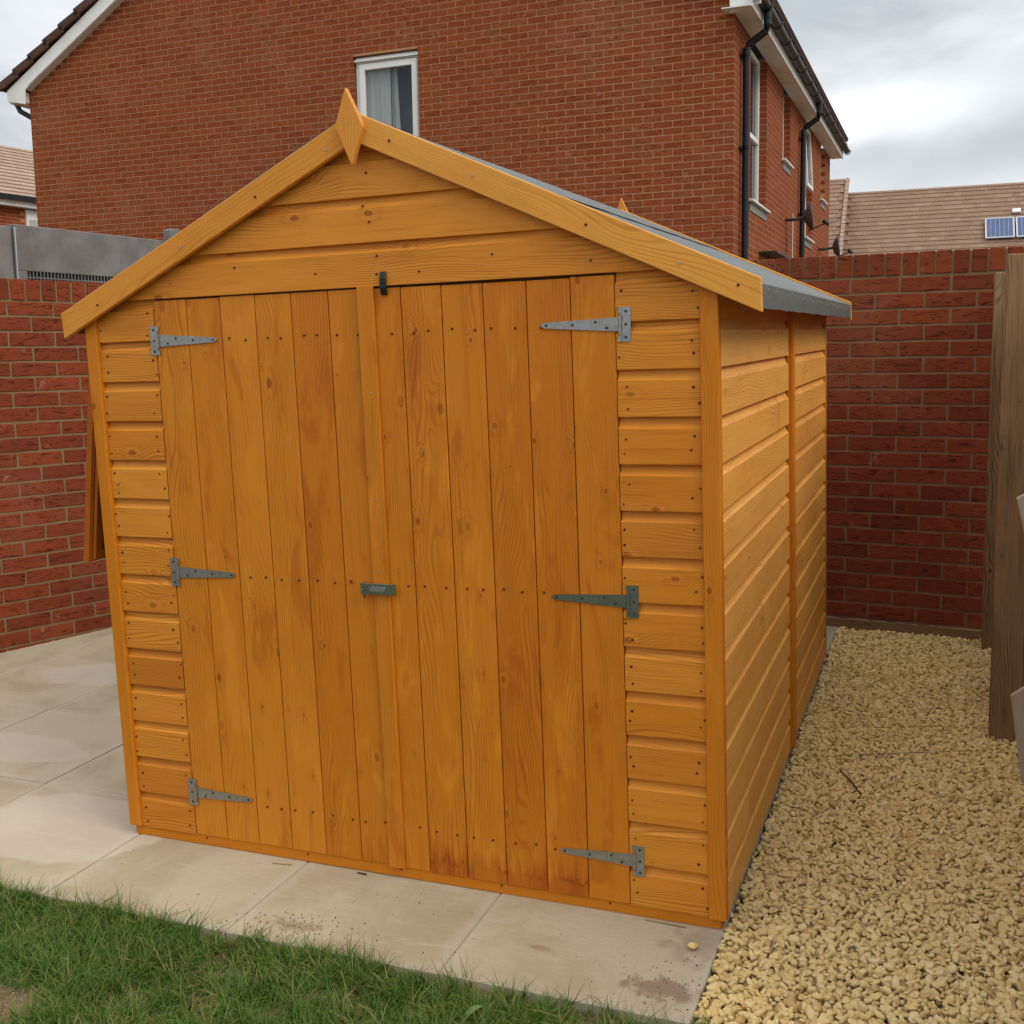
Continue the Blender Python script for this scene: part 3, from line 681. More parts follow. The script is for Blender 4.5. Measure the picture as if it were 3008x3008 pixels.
def sub(a, b, z0, z1, opens):
    segs = [(a, b)]
    for (o0, o1, w0, w1) in opens:
        if z1 > w0 + .01 and z0 < w1 - .01:
            ns = []
            for (p, q) in segs:
                if q <= o0 or p >= o1: ns.append((p, q)); continue
                if p < o0: ns.append((p, o0))
                if q > o1: ns.append((o1, q))
            segs = ns
    return [(p, q) for p, q in segs if q - p > .018]
cand = []
for c in range(-44, 70):
    z1 = HZ - .075 * c - .005; z0 = z1 - .065
    if z0 < -.2: break
    off = 0 if c % 2 == 0 else .1125
    # gable, s from 0 leftwards
    for i in range(-1, 46):
        b = -off - .225 * i; a = b - .215; b = min(b - .0, 0); 
        if i == -1: a, b = -.1025, 0
        if i == -1 and off == 0: continue
        if i >= 0: a, b = -off - .225 * (i + 1) + .010, -off - .225 * i
        a = max(a, -HW)
        lim_l = -HW + max(0, (z1 - EZ)) / GR; lim_r = -max(0, (z1 - EZ)) / GR
        a2, b2 = max(a, lim_l), min(b, lim_r)
        if b2 - a2 < .03: continue
        for (p, q) in sub(a2, b2, z0, z1, [gwin]):
            cand.append((math.hypot(p + 1.0, z0 - 4.2), p, q, z0))
    # right side wall
    for i in range(-1, 42):
        a, b = (.1125 - off) + .225 * i, (.1125 - off) + .225 * i + .215
        if z1 > 4.97: continue
        a = max(a, .1025 + .010 if off == 0 else .215 + .010 if False else .0125 + (.1 if off == 0 else .1)); b = min(b, HD)
        if b - a < .03: continue
        for (p, q) in sub(a, b, z0, z1, sopen): stuff_s.box(-.1, 0, p, q, z0, z1, random.random() + .001, '-x')
cand.sort()
inview = [t for t in cand if t[3] > 3.0]
keep = set(id(t) for t in inview[:290])
for t in cand:
    _, p, q, z0 = t
    if id(t) in keep: obj('brick', hb(q - p), wall_g, (p, random.uniform(-.0008, .0008), z0))
    else: stuff_g.box(p, q, 0, .1, z0, z0 + .065, random.random() + .001, '+y')
obj('brickwork', stuff_g.mesh('brickwork', MT['hbrick']), wall_g)['kind'] = 'stuff'
obj('brickwork', stuff_s.mesh('brickwork', MT['hbrick']), wall_s)['kind'] = 'stuff'
# gable window: frame, opening casement, pane, curtain, room
def gable_window():
    s0, s1, z0, z1 = gwin
    w = obj('window', MB().box(s0 + .006, s1 - .006, .060, .075, z0, z0 + .05).box(s0 + .006, s0 + .045, .060, .12, z0 + .05, z1 - .075).box(s1 - .045, s1 - .006, .060, .12, z0 + .05, z1 - .075).box(s0 + .006, s1 - .006, .060, .12, z1 - .075, z1 - .030).mesh('window', MT['white'], 0.003), house)
    obj('drip_strip', MB().box(s0 + .002, s1 - .002, .020, .11, z1 - .062, z1 - .040).box(s0 + .01, s1 - .01, .045, .12, z1 - .040, z1 - .012).mesh('drip_strip', MT['white'], .002), w)
    c = MB(); a, b = s0 + .052, s1 - .038; t, bo = z1 - .085, z0 + .05
    c.box(a, a + .075, .045, .10, bo, t).box(b - .075, b, .045, .10, bo, t).box(a + .075, b - .075, .045, .10, t - .075, t).box(a + .075, b - .075, .045, .10, bo, bo + .075)
    obj('casement', c.mesh('casement', MT['white'], .005), w)
    obj('pane', MB().box(a + .070, b - .070, .070, .074, bo + .07, t - .07).mesh('pane', MT['glass']), w)
    vs = []; fs = []; n = 60
    for j in range(2):
        for i in range(n + 1):
            f = i / n; s = a - .05 + .44 * f
            vs.append((s, .125 + .007 * math.sin(f * 15) + .003 * math.sin(f * 41 + 1), z0 - .1 if j == 0 else z1))
    fs = [(i, i + 1, n + 2 + i, n + 1 + i) for i in range(n)]
    vs += [(s + .50, y + .02, z) for s, y, z in vs[45:61]] if False else []
    obj('curtain', MB().add(vs, fs).mesh('curtain', MT['net'], smooth=True), w)
    c2 = MB(); vs = []
    for j in range(2):
        for i in range(13):
            f = i / 12; vs.append((a + .375 + .07 * f + (0.06 * f if j == 0 else 0), .175 + .012 * math.sin(f * 9), z0 - .1 if j == 0 else z1))
    c2.add(vs, [(i, i + 1, 14 + i, 13 + i) for i in range(12)]); obj('curtain', c2.mesh('curtain', MT['net'], smooth=True), w)
    obj('room_back', MB().box(s0 - .1, s1 + .1, .50, .52, z0 - .2, z1 + .1).box(s0 - .1, s0 - .08, .30, .5, z0 - .2, z1 + .1).box(s1 + .08, s1 + .1, .30, .5, z0 - .2, z1 + .1).mesh('room_back', MT['room']), w)
gable_window()
# side windows
def side_window(y0, y1, z0, z1, transom=None, sill=True, subsill=.10, glaze=True):
    b = MB(); x0, x1 = -.150, -.090
    b.box(x0, x1, y0, y0 + .06, z0, z1).box(x0, x1, y1 - .06, y1, z0, z1).box(x0, x1, y0 + .06, y1 - .06, z1 - .06, z1).box(x0, x1, y0 + .06, y1 - .06, z0, z0 + .06)
    if transom: b.box(x0, x1 + .008, y0 + .06, y1 - .06, transom - .03, transom + .03).box(x0, x1 + .006, y1 - .105, y1 - .06, z0 + .06, transom - .03).box(x0, x1 + .006, y1 - .105, y1 - .06, transom + .03, z1 - .06)
    w = obj('window', b.mesh('window', MT['white'], .004), house)
    obj('pane', MB().box(-.125, -.120, y0 + .05, y1 - .05, z0 + .05, z1 - .05).mesh('pane', MT['glassd']), w)
    if sill: obj('sill', MB().prism([(-.15, z0 + .030), (.055, z0 - .003), (.055, z0 - .028), (-.15, z0 - .028)], y0 - .06, y1 + .06, 'y').mesh('sill', MT['white'], .003), w)
    obj('sub_sill', MB().box(-.02, .012, y0, y1 + .015, z0 - .03 - subsill, z0 - .031).mesh('sub_sill', MT['grey'], .002), w)
    return w
side_window(*sopen[0], transom=3.98); side_window(*sopen[1]); side_window(*sopen[2], transom=3.98); side_window(*sopen[3])
# third window's upper casement stands open
b = MB(); b.box(0, .05, 0, .05, -.93, 0).box(0, .05, .60, .65, -.93, 0).box(0, .05, .05, .60, -.05, 0).box(0, .05, .05, .60, -.93, -.87)
cs = obj('open_casement', b.mesh('open_casement', MT['white'], .004), house, (-.075, 5.74, 4.92), (0, R(-3.5), 0))
obj('pane', MB().box(.02, .025, .04, .61, -.89, -.04).mesh('pane', MT['glass']), cs)
# eaves, gutter, downpipes
obj('soffit', MB().box(.001, .205, -.205, HD + .10, 4.945, 4.957).box(-.1, .001, -.205, -.002, 4.945, 4.957).mesh('soffit', MT['white']), house)
obj('fascia', MB().box(.205, .223, -.205, HD + .10, 4.935, 5.115).mesh('fascia', MT['white'], .003), house)
def half_round(x, z, y0, y1, r=.056, n=10, th=.006):
    o_, i_ = [], []
    for k in range(n + 1):
        a = math.pi + math.pi * k / n
        o_.append((x + r * math.cos(a), z + r * math.sin(a))); i_.append((x + (r - th) * math.cos(a), z + (r - th) * math.sin(a)))
    return MB().prism(o_ + i_[::-1], y0, y1, 'y')
gm = half_round(.2825, 5.085, -.25, HD + .14)
gm.prism([(.2825 + .056 * math.cos(math.pi + math.pi * k / 10), 5.085 + .056 * math.sin(math.pi + math.pi * k / 10)) for k in range(11)], HD + .136, HD + .142, 'y')
gut = obj('gutter', gm.mesh('gutter', MT['black'], smooth=False), house)
for k in range(14): 
    hm = half_round(.2825, 5.085, .32 + .68 * k - .02, .32 + .68 * k + .02, .064, th=.010); hm.box(.2825 + .050, .2825 + .064, .32 + .68 * k - .02, .32 + .68 * k + .02, 5.085, 5.100)
    obj('gutter_clip', hm.mesh('gutter_clip', MT['black']), gut)
for (y, zb) in ((.36, 2.30), (4.92, 2.62)):
    p = MB().tube([(.2825, y, 5.04), (.2825, y, 4.90), (.265, y, 4.83), (.085, y, 4.715), (.062, y, 4.66), (.062, y, zb)], .041, 12)
    p.tube([(.2825, y, 5.05), (.2825, y, 4.96)], .046, 12).tube([(.062, y, 4.68), (.062, y, 4.60)], .046, 12)
    dp = obj('downpipe', p.mesh('downpipe', MT['black'], smooth=False), house)
    for z in (4.60, 3.62) if y < 1 else (4.55, 3.45):
        obj('pipe_clip', MB().box(0.0, .03, y - .10, y + .10, z - .012, z + .012).tube([(.062, y, z - .02), (.062, y, z + .02)], .041, 12).mesh('pipe_clip', MT['black']), dp)
obj('door_canopy', MB().box(0, .14, -.02, .75, 2.335, 2.352).mesh('door_canopy', MT['blackm'], .002), house)
obj('door_canopy', MB().box(0, .22, 1.6, 4.9, 2.600, 2.622).mesh('door_canopy', MT['blackm'], .002), house)
obj('cable', MB().tube([(.012, 4.30, 3.40), (.012, 4.30, 2.2)], .006, 6).mesh('cable', MT['white']), house)
# verge: boxed eave end, bargeboard, tiles
def gable_side(sgn):
    X = lambda s: s if sgn < 0 else -HW - s
    lo = [(-9.80, 5.118), (-4.92, 5.118 + .5755 * 4.88)]
    b = MB().prism([(X(-9.80), 5.112), (X(-4.92), 7.920), (X(-4.92), 8.125), (X(-10.02), 5.195), (X(-10.13), 5.125), (X(-10.135), 4.985), (X(-9.815), 4.925)], -.105, -.085, 'y')
    o = obj('bargeboard', b.mesh('bargeboard', MT['white'], .003), house)
    obj('bargeboard_trim', MB().prism([(X(-9.72), 5.165), (X(-4.92), 7.927), (X(-4.92), 7.965), (X(-9.74), 5.192)], -.118, -.1055, 'y').mesh('bargeboard_trim', MT['white'], .002), o)
    obj('verge_soffit', MB().prism([(X(-9.80), 5.116), (X(-4.92), 7.924), (X(-4.92), 7.936), (X(-9.81), 5.128)], -.0845, -.001, 'y').mesh('verge_soffit', MT['white']), o)
    if sgn < 0: obj('eave_box', MB().box(-10.12, -HW - .002, -.0845, .30, 4.96, 5.10).mesh('eave_box', MT['white'], .003), o)
    return o
gable_side(-1); gable_side(1)
# roof with courses of interlocking tiles
rp = 0.329
def house_roof():
    nrm = math.atan(GR); slope_len = (HW / 2 + .30) / math.cos(nrm); n = int(slope_len / .330) + 1
    base = MB().prism([(-10.16, 5.135), (-4.92, 8.140), (.215, 5.195), (.20, 5.16), (-4.92, 8.095), (-10.14, 5.10)], -.09, HD + .1, 'y')
    rf = obj('roof', base.mesh('roof', MT['rtile']), house)
    for side in (-1, 1):
        for k in range(n):
            d0, d1 = k * .330, k * .330 + .40
            p = []
            for d, up in ((d0, .020), (d0, .085), (d1, .045), (d1, .015)):
                x = -10.215 + d * math.cos(nrm); z = 5.150 + d * math.sin(nrm)
                x -= up * math.sin(nrm) * 1.0; z += up * math.cos(nrm)
                if side > 0: x = -HW - x; x -= .105; z += .060
                p.append((x, z))
            if (p[0][0] > -4.97 and side < 0) or (p[0][0] < -4.80 and side > 0): continue
            # skirt of the dry verge unit then the row itself
            q = [(x, z) for x, z in p]
            vx = MB().prism([(q[0][0], q[0][1] - .045), q[1], q[2], (q[3][0], q[3][1] - .075)], -.150, -.112, 'y')
            if side < 0: obj('verge_tile', vx.mesh('verge_tile', MT['rtile'], .003), rf)
            else:
                row_r.prism([(q[0][0], q[0][1] - .045), q[1], q[2], (q[3][0], q[3][1] - .075)], -.150, -.112, 'y')
            row_r.prism(q, -.112, HD + .12, 'y', random.random())
    return rf
row_r = MB(); rf = house_roof()
rg_ = MB()
for k in range(21): rg_.tube([(-4.90, -.15 + k * .44, 8.165), (-4.90, -.15 + k * .44 + .43, 8.165)], .12, 10)
obj('ridge_tiles', rg_.mesh('ridge_tiles', MT['rtile']), rf)['kind'] = 'stuff'
obj('tile_courses', row_r.mesh('tile_courses', MT['rtile']), rf)['kind'] = 'stuff'
# left gutter end and its swan neck
obj('gutter', half_round(-10.285, 5.215, -.155, HD, .062).prism([(-10.285 + .06 * math.cos(math.pi + math.pi * k / 10), 5.215 + .06 * math.sin(math.pi + math.pi * k / 10)) for k in range(11)], -.157, -.150).mesh('gutter', MT['black']), house)
obj('downpipe', MB().tube([(-10.24, .10, 5.15), (-10.20, .10, 5.02), (-10.13, .10, 4.90), (-9.92, .10, 4.79), (-9.885, .10, 4.73), (-9.885, .10, .1)], .036, 10).mesh('downpipe', MT['black']), house)
# satellite dishes
def dish(label, loc, r, rot, arm):
    t = thing('satellite_dish', label, 'satellite dish', loc)
    vs = []; fs = []; nr, na = 7, 28
    for i in range(nr + 1):
        for k in range(na):
            q = r * i / nr; a = 2 * math.pi * k / na; vs.append((.9 * q * math.cos(a), .55 * q * q / r - .0, q * math.sin(a)))
    for i in range(nr):
        fs += [(i * na + k, i * na + (k + 1) % na, (i + 1) * na + (k + 1) % na, (i + 1) * na + k) for k in range(na)]
    m = MB().add(vs, fs).mesh('reflector', MT['dish'], smooth=True); o = obj('reflector', m, t, (0, 0, 0), rot)
    o.modifiers.new('t', 'SOLIDIFY').thickness = .008
    M3 = Euler(rot).to_matrix(); bot = M3 @ Vector((0, .25 * r, -r * .92)); lnb = M3 @ Vector((0, r * 1.55, -r * .55))
    obj('feed_arm', MB().tube([bot, lnb], .011, 6).mesh('feed_arm', MT['blackm']), t)
    obj('receiver', MB().tube([lnb + M3 @ Vector((0, .03, -.03)), lnb, lnb + M3 @ Vector((0, -.04, .045))], [.028, .030, .038], 10).mesh('receiver', MT['blackm']), t)
    obj('bracket', MB().tube([(0, 0, 0), (-arm * .5, -.04, -.02), (-arm, -.04, -.02)], .022, 8).box(-arm - .012, -arm, -.09, .01, -.10, .08).mesh('bracket', MT['blackm']), t)
    return t
dish('grey satellite dish on the brick side wall by the second downpipe', (-1.7454 + .28, 9.14 + 3.70, 3.25), .195, (R(6), 0, R(-80)), .26)
dish('lower grey satellite dish at the far corner of the brick house', (-1.7454 + .30, 9.14 + 7.45, 3.18), .190, (R(6), 0, R(-82)), .28)

# ------------------------------------------------------------------ grey container behind the left wall
ct = thing('metal_container', 'scuffed grey metal box with a slotted vent, between left garden wall and house', 'container', (-5.42, 3.07, 0), (0, 0, math.atan2(.989, .15)))
b = MB()
LC, ZT = 1.42, 2.300
va, vb, zv0, zv1 = 0.075, 1.20, 1.86, 1.994
b.box(0, LC, 0, .03, zv1, ZT).box(0, va, 0, .03, .1, zv1).box(vb, LC, 0, .03, .1, zv1).box(va, vb, 0, .03, .1, zv0)
b.box(0, .03, .03, 1.1, .1, ZT).box(LC - .03, LC, .03, 1.1, .1, ZT).box(.03, LC - .03, .03, 1.1, ZT - .04, ZT - .006)
obj('panel', b.mesh('panel', MT['cont'], .004), ct)
g = MB(); x = va + .012
while x < vb:
    g.box(x, x + .0065, .001, .003, zv0, zv1); x += .0270
for z in (1.905, 1.950): g.box(va, vb, .0012, .0028, z, z + .0070)
obj('vent_grille', g.mesh('vent_grille', MT['cont']), ct)['kind'] = 'stuff'
obj('vent_back', MB().box(va - .01, vb + .01, .028, .04, zv0 - .02, zv1 + .02).mesh('vent_back', MT['black']), ct)
obj('corner_seam', MB().box(-.003, .003, -.004, .012, .1, ZT - .02).mesh('corner_seam', MT['alu'], .002), ct)
obj('corner_post', MB().box(LC - .13, LC - .035, -.035, .03, 1.2, ZT + .095).box(LC - .155, LC - .13, -.05, .03, 1.2, ZT + .085).mesh('corner_post', MT['cont'], .006), ct)
obj('end_panel', MB().box(-.62, -.012, .02, .05, .1, ZT - .02).mesh('end_panel', MT['cont'], .004), ct)

# ------------------------------------------------------------------ far houses
def tiled_roof(parent, O, along, up, L0, L1, rows, gauge, tw, mat, near=None, limit=300, name='roof_tile', thick=.035, over=.05):
    """O = eave origin, unit 'along', unit 'up' the slope; near(s,r)->sort key for tiles that are parts"""
    n = along.cross(up).normalized()
    if n.z < 0: n = -n
    base = MB(); q = [O + along * L0, O + along * L1, O + along * L1 + up * rows * gauge, O + along * L0 + up * rows * gauge]
    base.add([tuple(p) for p in q] + [tuple(p - n * .08) for p in q], [(0, 1, 2, 3), (7, 6, 5, 4), (0, 4, 5, 1), (1, 5, 6, 2), (2, 6, 7, 3), (3, 7, 4, 0)])
    rf = obj('roof', base.mesh('roof', mat), parent)
    M = Matrix((along, up, n)).transposed()
    tm = MB().add([(0, 0, .016), (tw - .006, 0, .016), (tw - .006, gauge + over, .002), (0, gauge + over, .002), (0, 0, .016 + thick), (tw - .006, 0, .016 + thick), (tw - .006, gauge + over, .002 + thick * .5), (0, gauge + over, .002 + thick * .5)],
                  [(4, 5, 6, 7), (0, 1, 5, 4), (1, 2, 6, 5), (3, 0, 4, 7)])
    tmesh = tm.mesh(name, mat); tv = [Vector(v) for v in tm.v]; cand = []
    for r in range(rows):
        s = L0 + (tw * .5 if r % 2 else 0)
        while s + tw < L1 + .01: cand.append((near(s, r) if near else 0, s, r)); s += tw
    cand.sort(); st = MB()
    for i, (k, s, r) in enumerate(cand):
        p = O + along * s + up * (r * gauge)
        if near and i < limit and k < 1e8:
            o = obj(name, tmesh, rf); o.matrix_local = Matrix.Translation(p) @ M.to_4x4()
        else: st.add([tuple(p + M @ v) for v in tv], tm.f, random.random() + .001)
    if st.v: obj('tile_courses', st.mesh('tile_courses', mat), rf)['kind'] = 'stuff'
    return rf
fh = thing('distant_house', 'far house with long pink brown tiled roof and solar panels, beyond right garden wall', 'house', (0, 0, 0))
al = Vector((1, .0155, 0)).normalized(); upv = Vector((-.0155, 1, 0)).normalized() * math.cos(math.atan(1.07)) + Vector((0, 0, math.sin(math.atan(1.07))))
ROWS, GA = 17, .30
O2 = Vector((0, 51.65, 9.0)) - upv * (ROWS * GA)
rfar = tiled_roof(fh, O2, al, upv, -4.27, 9.5, ROWS, GA, .33, MT['ptile'], near=lambda s, r: (0 if (-4.2 < s < 3.6 and r > 3) else 1e9) + abs(r - 10) + abs(s) * .3, limit=295)
rc = MB()
for k in range(30):
    s = -4.27 + k * .45; p = O2 + al * s + upv * (ROWS * GA); p2 = p + al * .435
    rc.tube([p, p2], .10, 8)
obj('ridge_tiles', rc.mesh('ridge_tiles', MT['ltile']), fh)['kind'] = 'stuff'
obj('wall', MB().box(-9, 9, 48.6, 56, -.2, O2.z).mesh('wall', MT['hbrick']), fh)
fh2 = thing('distant_house', 'taller end of the far tiled roof, just right of the brick house corner', 'house', (0, 0, 0))
O3 = Vector((0, 51.25, 9.62)) - upv * (ROWS * GA + .3)
tiled_roof(fh2, O3, al, upv, -8.5, -4.30, ROWS + 1, GA, .33, MT['ptile'])
ve = MB()
for k in range(ROWS + 1):
    p = O3 + al * -4.30 + upv * (k * GA); ve.add([tuple(p + Vector(v)) for v in ((-.05, -.02, .03), (.12, -.02, .03), (.12, -.02, .15), (-.05, -.02, .15))] + [tuple(p + upv * .31 + Vector(v)) for v in ((-.05, 0, .02), (.12, 0, .02), (.12, 0, .12), (-.05, 0, .12))], [(0, 1, 2, 3), (4, 7, 6, 5), (0, 4, 5, 1), (1, 5, 6, 2), (2, 6, 7, 3), (3, 7, 4, 0)])
obj('verge_tiles', ve.mesh('verge_tiles', MT['ltile']), fh2)['kind'] = 'stuff'
rc = MB(); p = O3 + upv * ((ROWS + 1) * GA); rc.tube([p + al * -8.5, p + al * -4.18], .10, 8); obj('ridge_tiles', rc.mesh('ridge_tiles', MT['ltile']), fh2)
obj('gable_wall', MB().box(-8.4, -4.35, O3.y + .4, 55, -.2, O3.z + .1).mesh('gable_wall', MT['hbrick']), fh2)
nr = Vector((0, -1.07, 1)).normalized(); Mp = Matrix((al, upv, nr)).transposed().to_4x4()
for i, (x, lab) in enumerate(((1.85, 'blue solar panel on the far roof, left one of the pair'), (3.12, 'blue solar panel on the far roof, right one, cut by the picture edge'))):
    t = tag(obj('solar_panel', None), lab, 'solar panel', 'solar panels on the far tiled roof')
    t.matrix_world = Matrix.Translation(Vector((x, 51.65 + .0155 * x, 9.0)) - upv * 3.76 + nr * .14) @ Mp
    WP, HP = 1.20, 1.32
    obj('panel_frame', MB().box(0, WP, 0, .05, 0, .05).box(0, WP, HP - .05, HP, 0, .05).box(0, .05, .05, HP - .05, 0, .05).box(WP - .05, WP, .05, HP - .05, 0, .05).mesh('panel_frame', MT['alu']), t)
    cm = MB()
    for a in range(6):
        for b_ in range(8): cm.box(.06 + a * .181, .06 + a * .181 + .170, .06 + b_ * .151, .06 + b_ * .151 + .146, .0, .038)
    obj('cells', cm.mesh('cells', MT['pv']), t); obj('backing', MB().box(.05, WP - .05, .05, HP - .05, -.01, .034).mesh('backing', MT['alu']), t)
t = tag(obj('roof_vent', MB().box(0, .36, 0, .26, .02, .12).mesh('roof_vent', MT['white'], .03)), 'small white vent tile on the far roof above the solar panels', 'vent')
t.matrix_world = Matrix.Translation(Vector((2.98, 51.69, 9.0)) - upv * 2.08 + nr * .05) @ Mp
# left neighbour
lh = thing('neighbour_house', 'pale pink tiled house with black gutter glimpsed left of the brick house', 'house', (0, 0, 0))
la = Vector((.157, .988, 0)).normalized(); lw = Vector((-.988, .157, 0)).normalized()
E0 = Vector((-18.818, 15.236, 4.99)); dz = 7.02 - 4.99; up2 = (lw * 4.6037 + Vector((0, 0, dz))).normalized(); LR = math.hypot(4.6037, dz)
tiled_roof(lh, E0, la, up2, -2.0, 8.0, 15, LR / 15, .33, MT['ltile'], near=lambda s, r: (0 if -.4 + r * .2 < s < 1.6 + r * .22 else 1e9) + r, limit=110)
fr = lambda s, d, z: E0 + la * s - lw * d + Vector((0, 0, z))
def lbox(name, s0, s1, d0, d1, z0, z1, mat, par=lh, **k):
    pts = [fr(s, d, z - 4.99) for s in (s0, s1) for d in (d0, d1) for z in (z0, z1)]
    return obj(name, MB().add([tuple(p) for p in pts], [(0, 1, 3, 2), (4, 6, 7, 5), (0, 4, 5, 1), (2, 3, 7, 6), (0, 2, 6, 4), (1, 5, 7, 3)]).mesh(name, mat), par)
lbox('gutter', -2, 8, .01, .12, 4.92, 5.03, MT['black']); lbox('fascia', -2, 8, -.02, .008, 4.80, 4.99, MT['white']); lbox('soffit', -2, 8, -.30, -.02, 4.80, 4.815, MT['white'])
lwl = lbox('wall', -2, 7.8, -7.5, -.2022, -.2, 4.80, MT['hmortar'])
st = MB()
for c in range(62):
    z1 = 4.79 - .075 * c; s = -2.0 + (.1125 if c % 2 else 0)
    while s < 7.5:
        if not (s + .215 > .70 and s < 1.9 and z1 > 3.6):
            pts = [fr(a, d, z - 4.99) for a in (s, s + .215) for d in (-.212, -.199) for z in (z1 - .065, z1)]
            st.add([tuple(p) for p in pts], [(0, 1, 3, 2), (4, 6, 7, 5), (2, 3, 7, 6), (0, 2, 6, 4), (1, 5, 7, 3)], random.random() + .001)
        s += .225
obj('brickwork', st.mesh('brickwork', MT['hbrick']), lh)['kind'] = 'stuff'
wf = lbox('window', .70, 1.9, -.215, -.16, 3.6, 4.775, MT['white']); lbox('pane', .76, 1.85, -.159, -.155, 3.6, 4.56, plain('pale_blind', (0.40, 0.45, 0.42), .5, .4, var=.03, bump=0), wf)

# ------------------------------------------------------------------ fence on the right
fn = thing('fence', 'brown treated timber fence with square posts at right edge of the gravel', 'fence', frame=PLUMB, loc=(0, 0, 0))
def fpost(x, y, z0, z1, w, dpt, mat, name='fence_post', par=fn, rot=0.0, bev=.003):
    m = MB().box(0, z1 - z0, 0, dpt, 0, w).mesh(name, mat, bev); return obj(name, m, par, (x + w, y, z0), (0, R(-90), rot))
p1 = fpost(0.642, 1.500, -0.12, 1.697, 0.098, 0.098, MT['fence'])
fpost(0.648, 2.660, -0.12, 1.717, 0.095, 0.095, MT['fence'])
fpost(0.900, -0.60, -0.12, 1.70, 0.098, 0.098, MT['fence'])  # out of view, end post of the added nearer run
for i in range(10): fpost(0.748, 1.602 + i * .104, -.02, 1.62, .016, .100, MT['fence'], 'fence_board')
for z in (.25, .85, 1.40): board('rail', 1.05, .07, .04, MT['fence'], fn, (.80, 1.60, z), (0, 0, R(90)))
for i in range(20): fpost(0.86 + i * .0, -0.60 + i * .104, -.02, 1.62, .016, .100, MT['fence'], 'fence_board')  # unseen nearer run, added for its shading and bounce light
# two pale planks leaning against the fence
mlk = MB().prism([(0, 0), (0.925, 0), (0.895, .10), (0, .10)], 0, .022, 'y').mesh('timber_plank', MT['pale'], .0015)
def lean(label, xt, y, zt, L, ang, w=.145, cut=.05):
    me = MB().prism([(0, 0), (L - .0, 0), (L + cut, w), (0, w)], 0, .024, 'y').mesh('timber_plank', MT['pale'], .0015)
    # local x up the plank, local z to the right: rotate about y; swings the foot right
    o = obj('timber_plank', me, frame=PLUMB)
    ax = Matrix.Rotation(R(-90) - ang, 4, 'Y') @ Matrix.Scale(-1, 4, (0, 0, 1))
    top = Vector((xt, y, zt)); o.matrix_world = Matrix.Translation(top - (ax @ Vector((L, 0, 0)))) @ ax
    return tag(o, label, 'plank', 'pale planks leaning on the fence')
lean('taller pale weathered plank leaning against the fence at the right edge', 0.688, 1.30, 0.895, 0.95, math.atan(.235))
lean('shorter pale weathered plank with cut top, leaning nearest at the right edge', 0.684, 1.15, 0.275, 0.36, math.atan(.155), cut=.085)

# ------------------------------------------------------------------ scattered ground cover (instanced)
def proto_collection(name, meshes):
    c = bpy.data.collections.new(name)
    for i, m in enumerate(meshes):
        o = bpy.data.objects.new('%s_%02d' % (name, i), m); c.objects.link(o)
    return c
def scatter(name, pts, coll, mat, label, cat, frame=SHED):
    me = bpy.data.meshes.new(name); me.from_pydata([p[0] for p in pts], [], [])
    a = me.attributes.new('rot', 'FLOAT_VECTOR', 'POINT'); a.data.foreach_set('vector', [c for p in pts for c in p[1]])
    a = me.attributes.new('scl', 'FLOAT_VECTOR', 'POINT'); a.data.foreach_set('vector', [c for p in pts for c in p[2]])
    a = me.attributes.new('idx', 'INT', 'POINT'); a.data.foreach_set('value', [p[3] for p in pts])
    o = obj(name, me, frame=frame); me.materials.append(mat)
    ng = bpy.data.node_groups.new(name, 'GeometryNodeTree')
    ng.interface.new_socket('Geometry', in_out='INPUT', socket_type='NodeSocketGeometry'); ng.interface.new_socket('Geometry', in_out='OUTPUT', socket_type='NodeSocketGeometry')
    N = ng.nodes.new; L = ng.links.new
    gi, go, ip, ci = N('NodeGroupInput'), N('NodeGroupOutput'), N('GeometryNodeInstanceOnPoints'), N('GeometryNodeCollectionInfo')
    ci.inputs['Collection'].default_value = coll; ci.inputs['Separate Children'].default_value = True; ci.inputs['Reset Children'].default_value = True
    def na(n, t):
        q = N('GeometryNodeInputNamedAttribute'); q.data_type = t; q.inputs['Name'].default_value = n
        return next(s for s in q.outputs if s.enabled and s.name == 'Attribute')
    er = N('FunctionNodeEulerToRotation'); L(na('rot', 'FLOAT_VECTOR'), er.inputs[0])
    L(gi.outputs[0], ip.inputs['Points']); L(ci.outputs[0], ip.inputs['Instance']); ip.inputs['Pick Instance'].default_value = True
    L(na('idx', 'INT'), ip.inputs['Instance Index']); L(er.outputs[0], ip.inputs['Rotation']); L(na('scl', 'FLOAT_VECTOR'), ip.inputs['Scale']); L(ip.outputs[0], go.inputs[0])
    o.modifiers.new('scatter', 'NODES').node_group = ng
    return tag(o, label, cat, kind='stuff')
def stone_mesh(k, sub=2):
    bm = bmesh.new(); bmesh.ops.create_icosphere(bm, subdivisions=sub, radius=1)
    rr = random.Random(k * 7 + 1); o = Vector((rr.random() * 50, 0, 0)); planes = [Vector((rr.gauss(0, 1), rr.gauss(0, 1), rr.gauss(0, 1))).normalized() for _ in range(11)]; lim = [rr.uniform(.55, .85) for _ in planes]
    for v in bm.verts:
        p = v.co.copy()
        for n, l in zip(planes, lim):
            d = p.dot(n)
            if d > l: p -= n * (d - l) * .95
        p *= 1 + .16 * noise.noise(p * 1.5 + o)
        v.co = Vector((p.x * 1.15, p.y * .92, p.z * .78))
    m = bpy.data.meshes.new('pebble'); bm.to_mesh(m); bm.free(); m.materials.append(MT['stone']); return m
SM = [stone_mesh(k) for k in range(14)]
stones = proto_collection('pebble_shapes', SM)
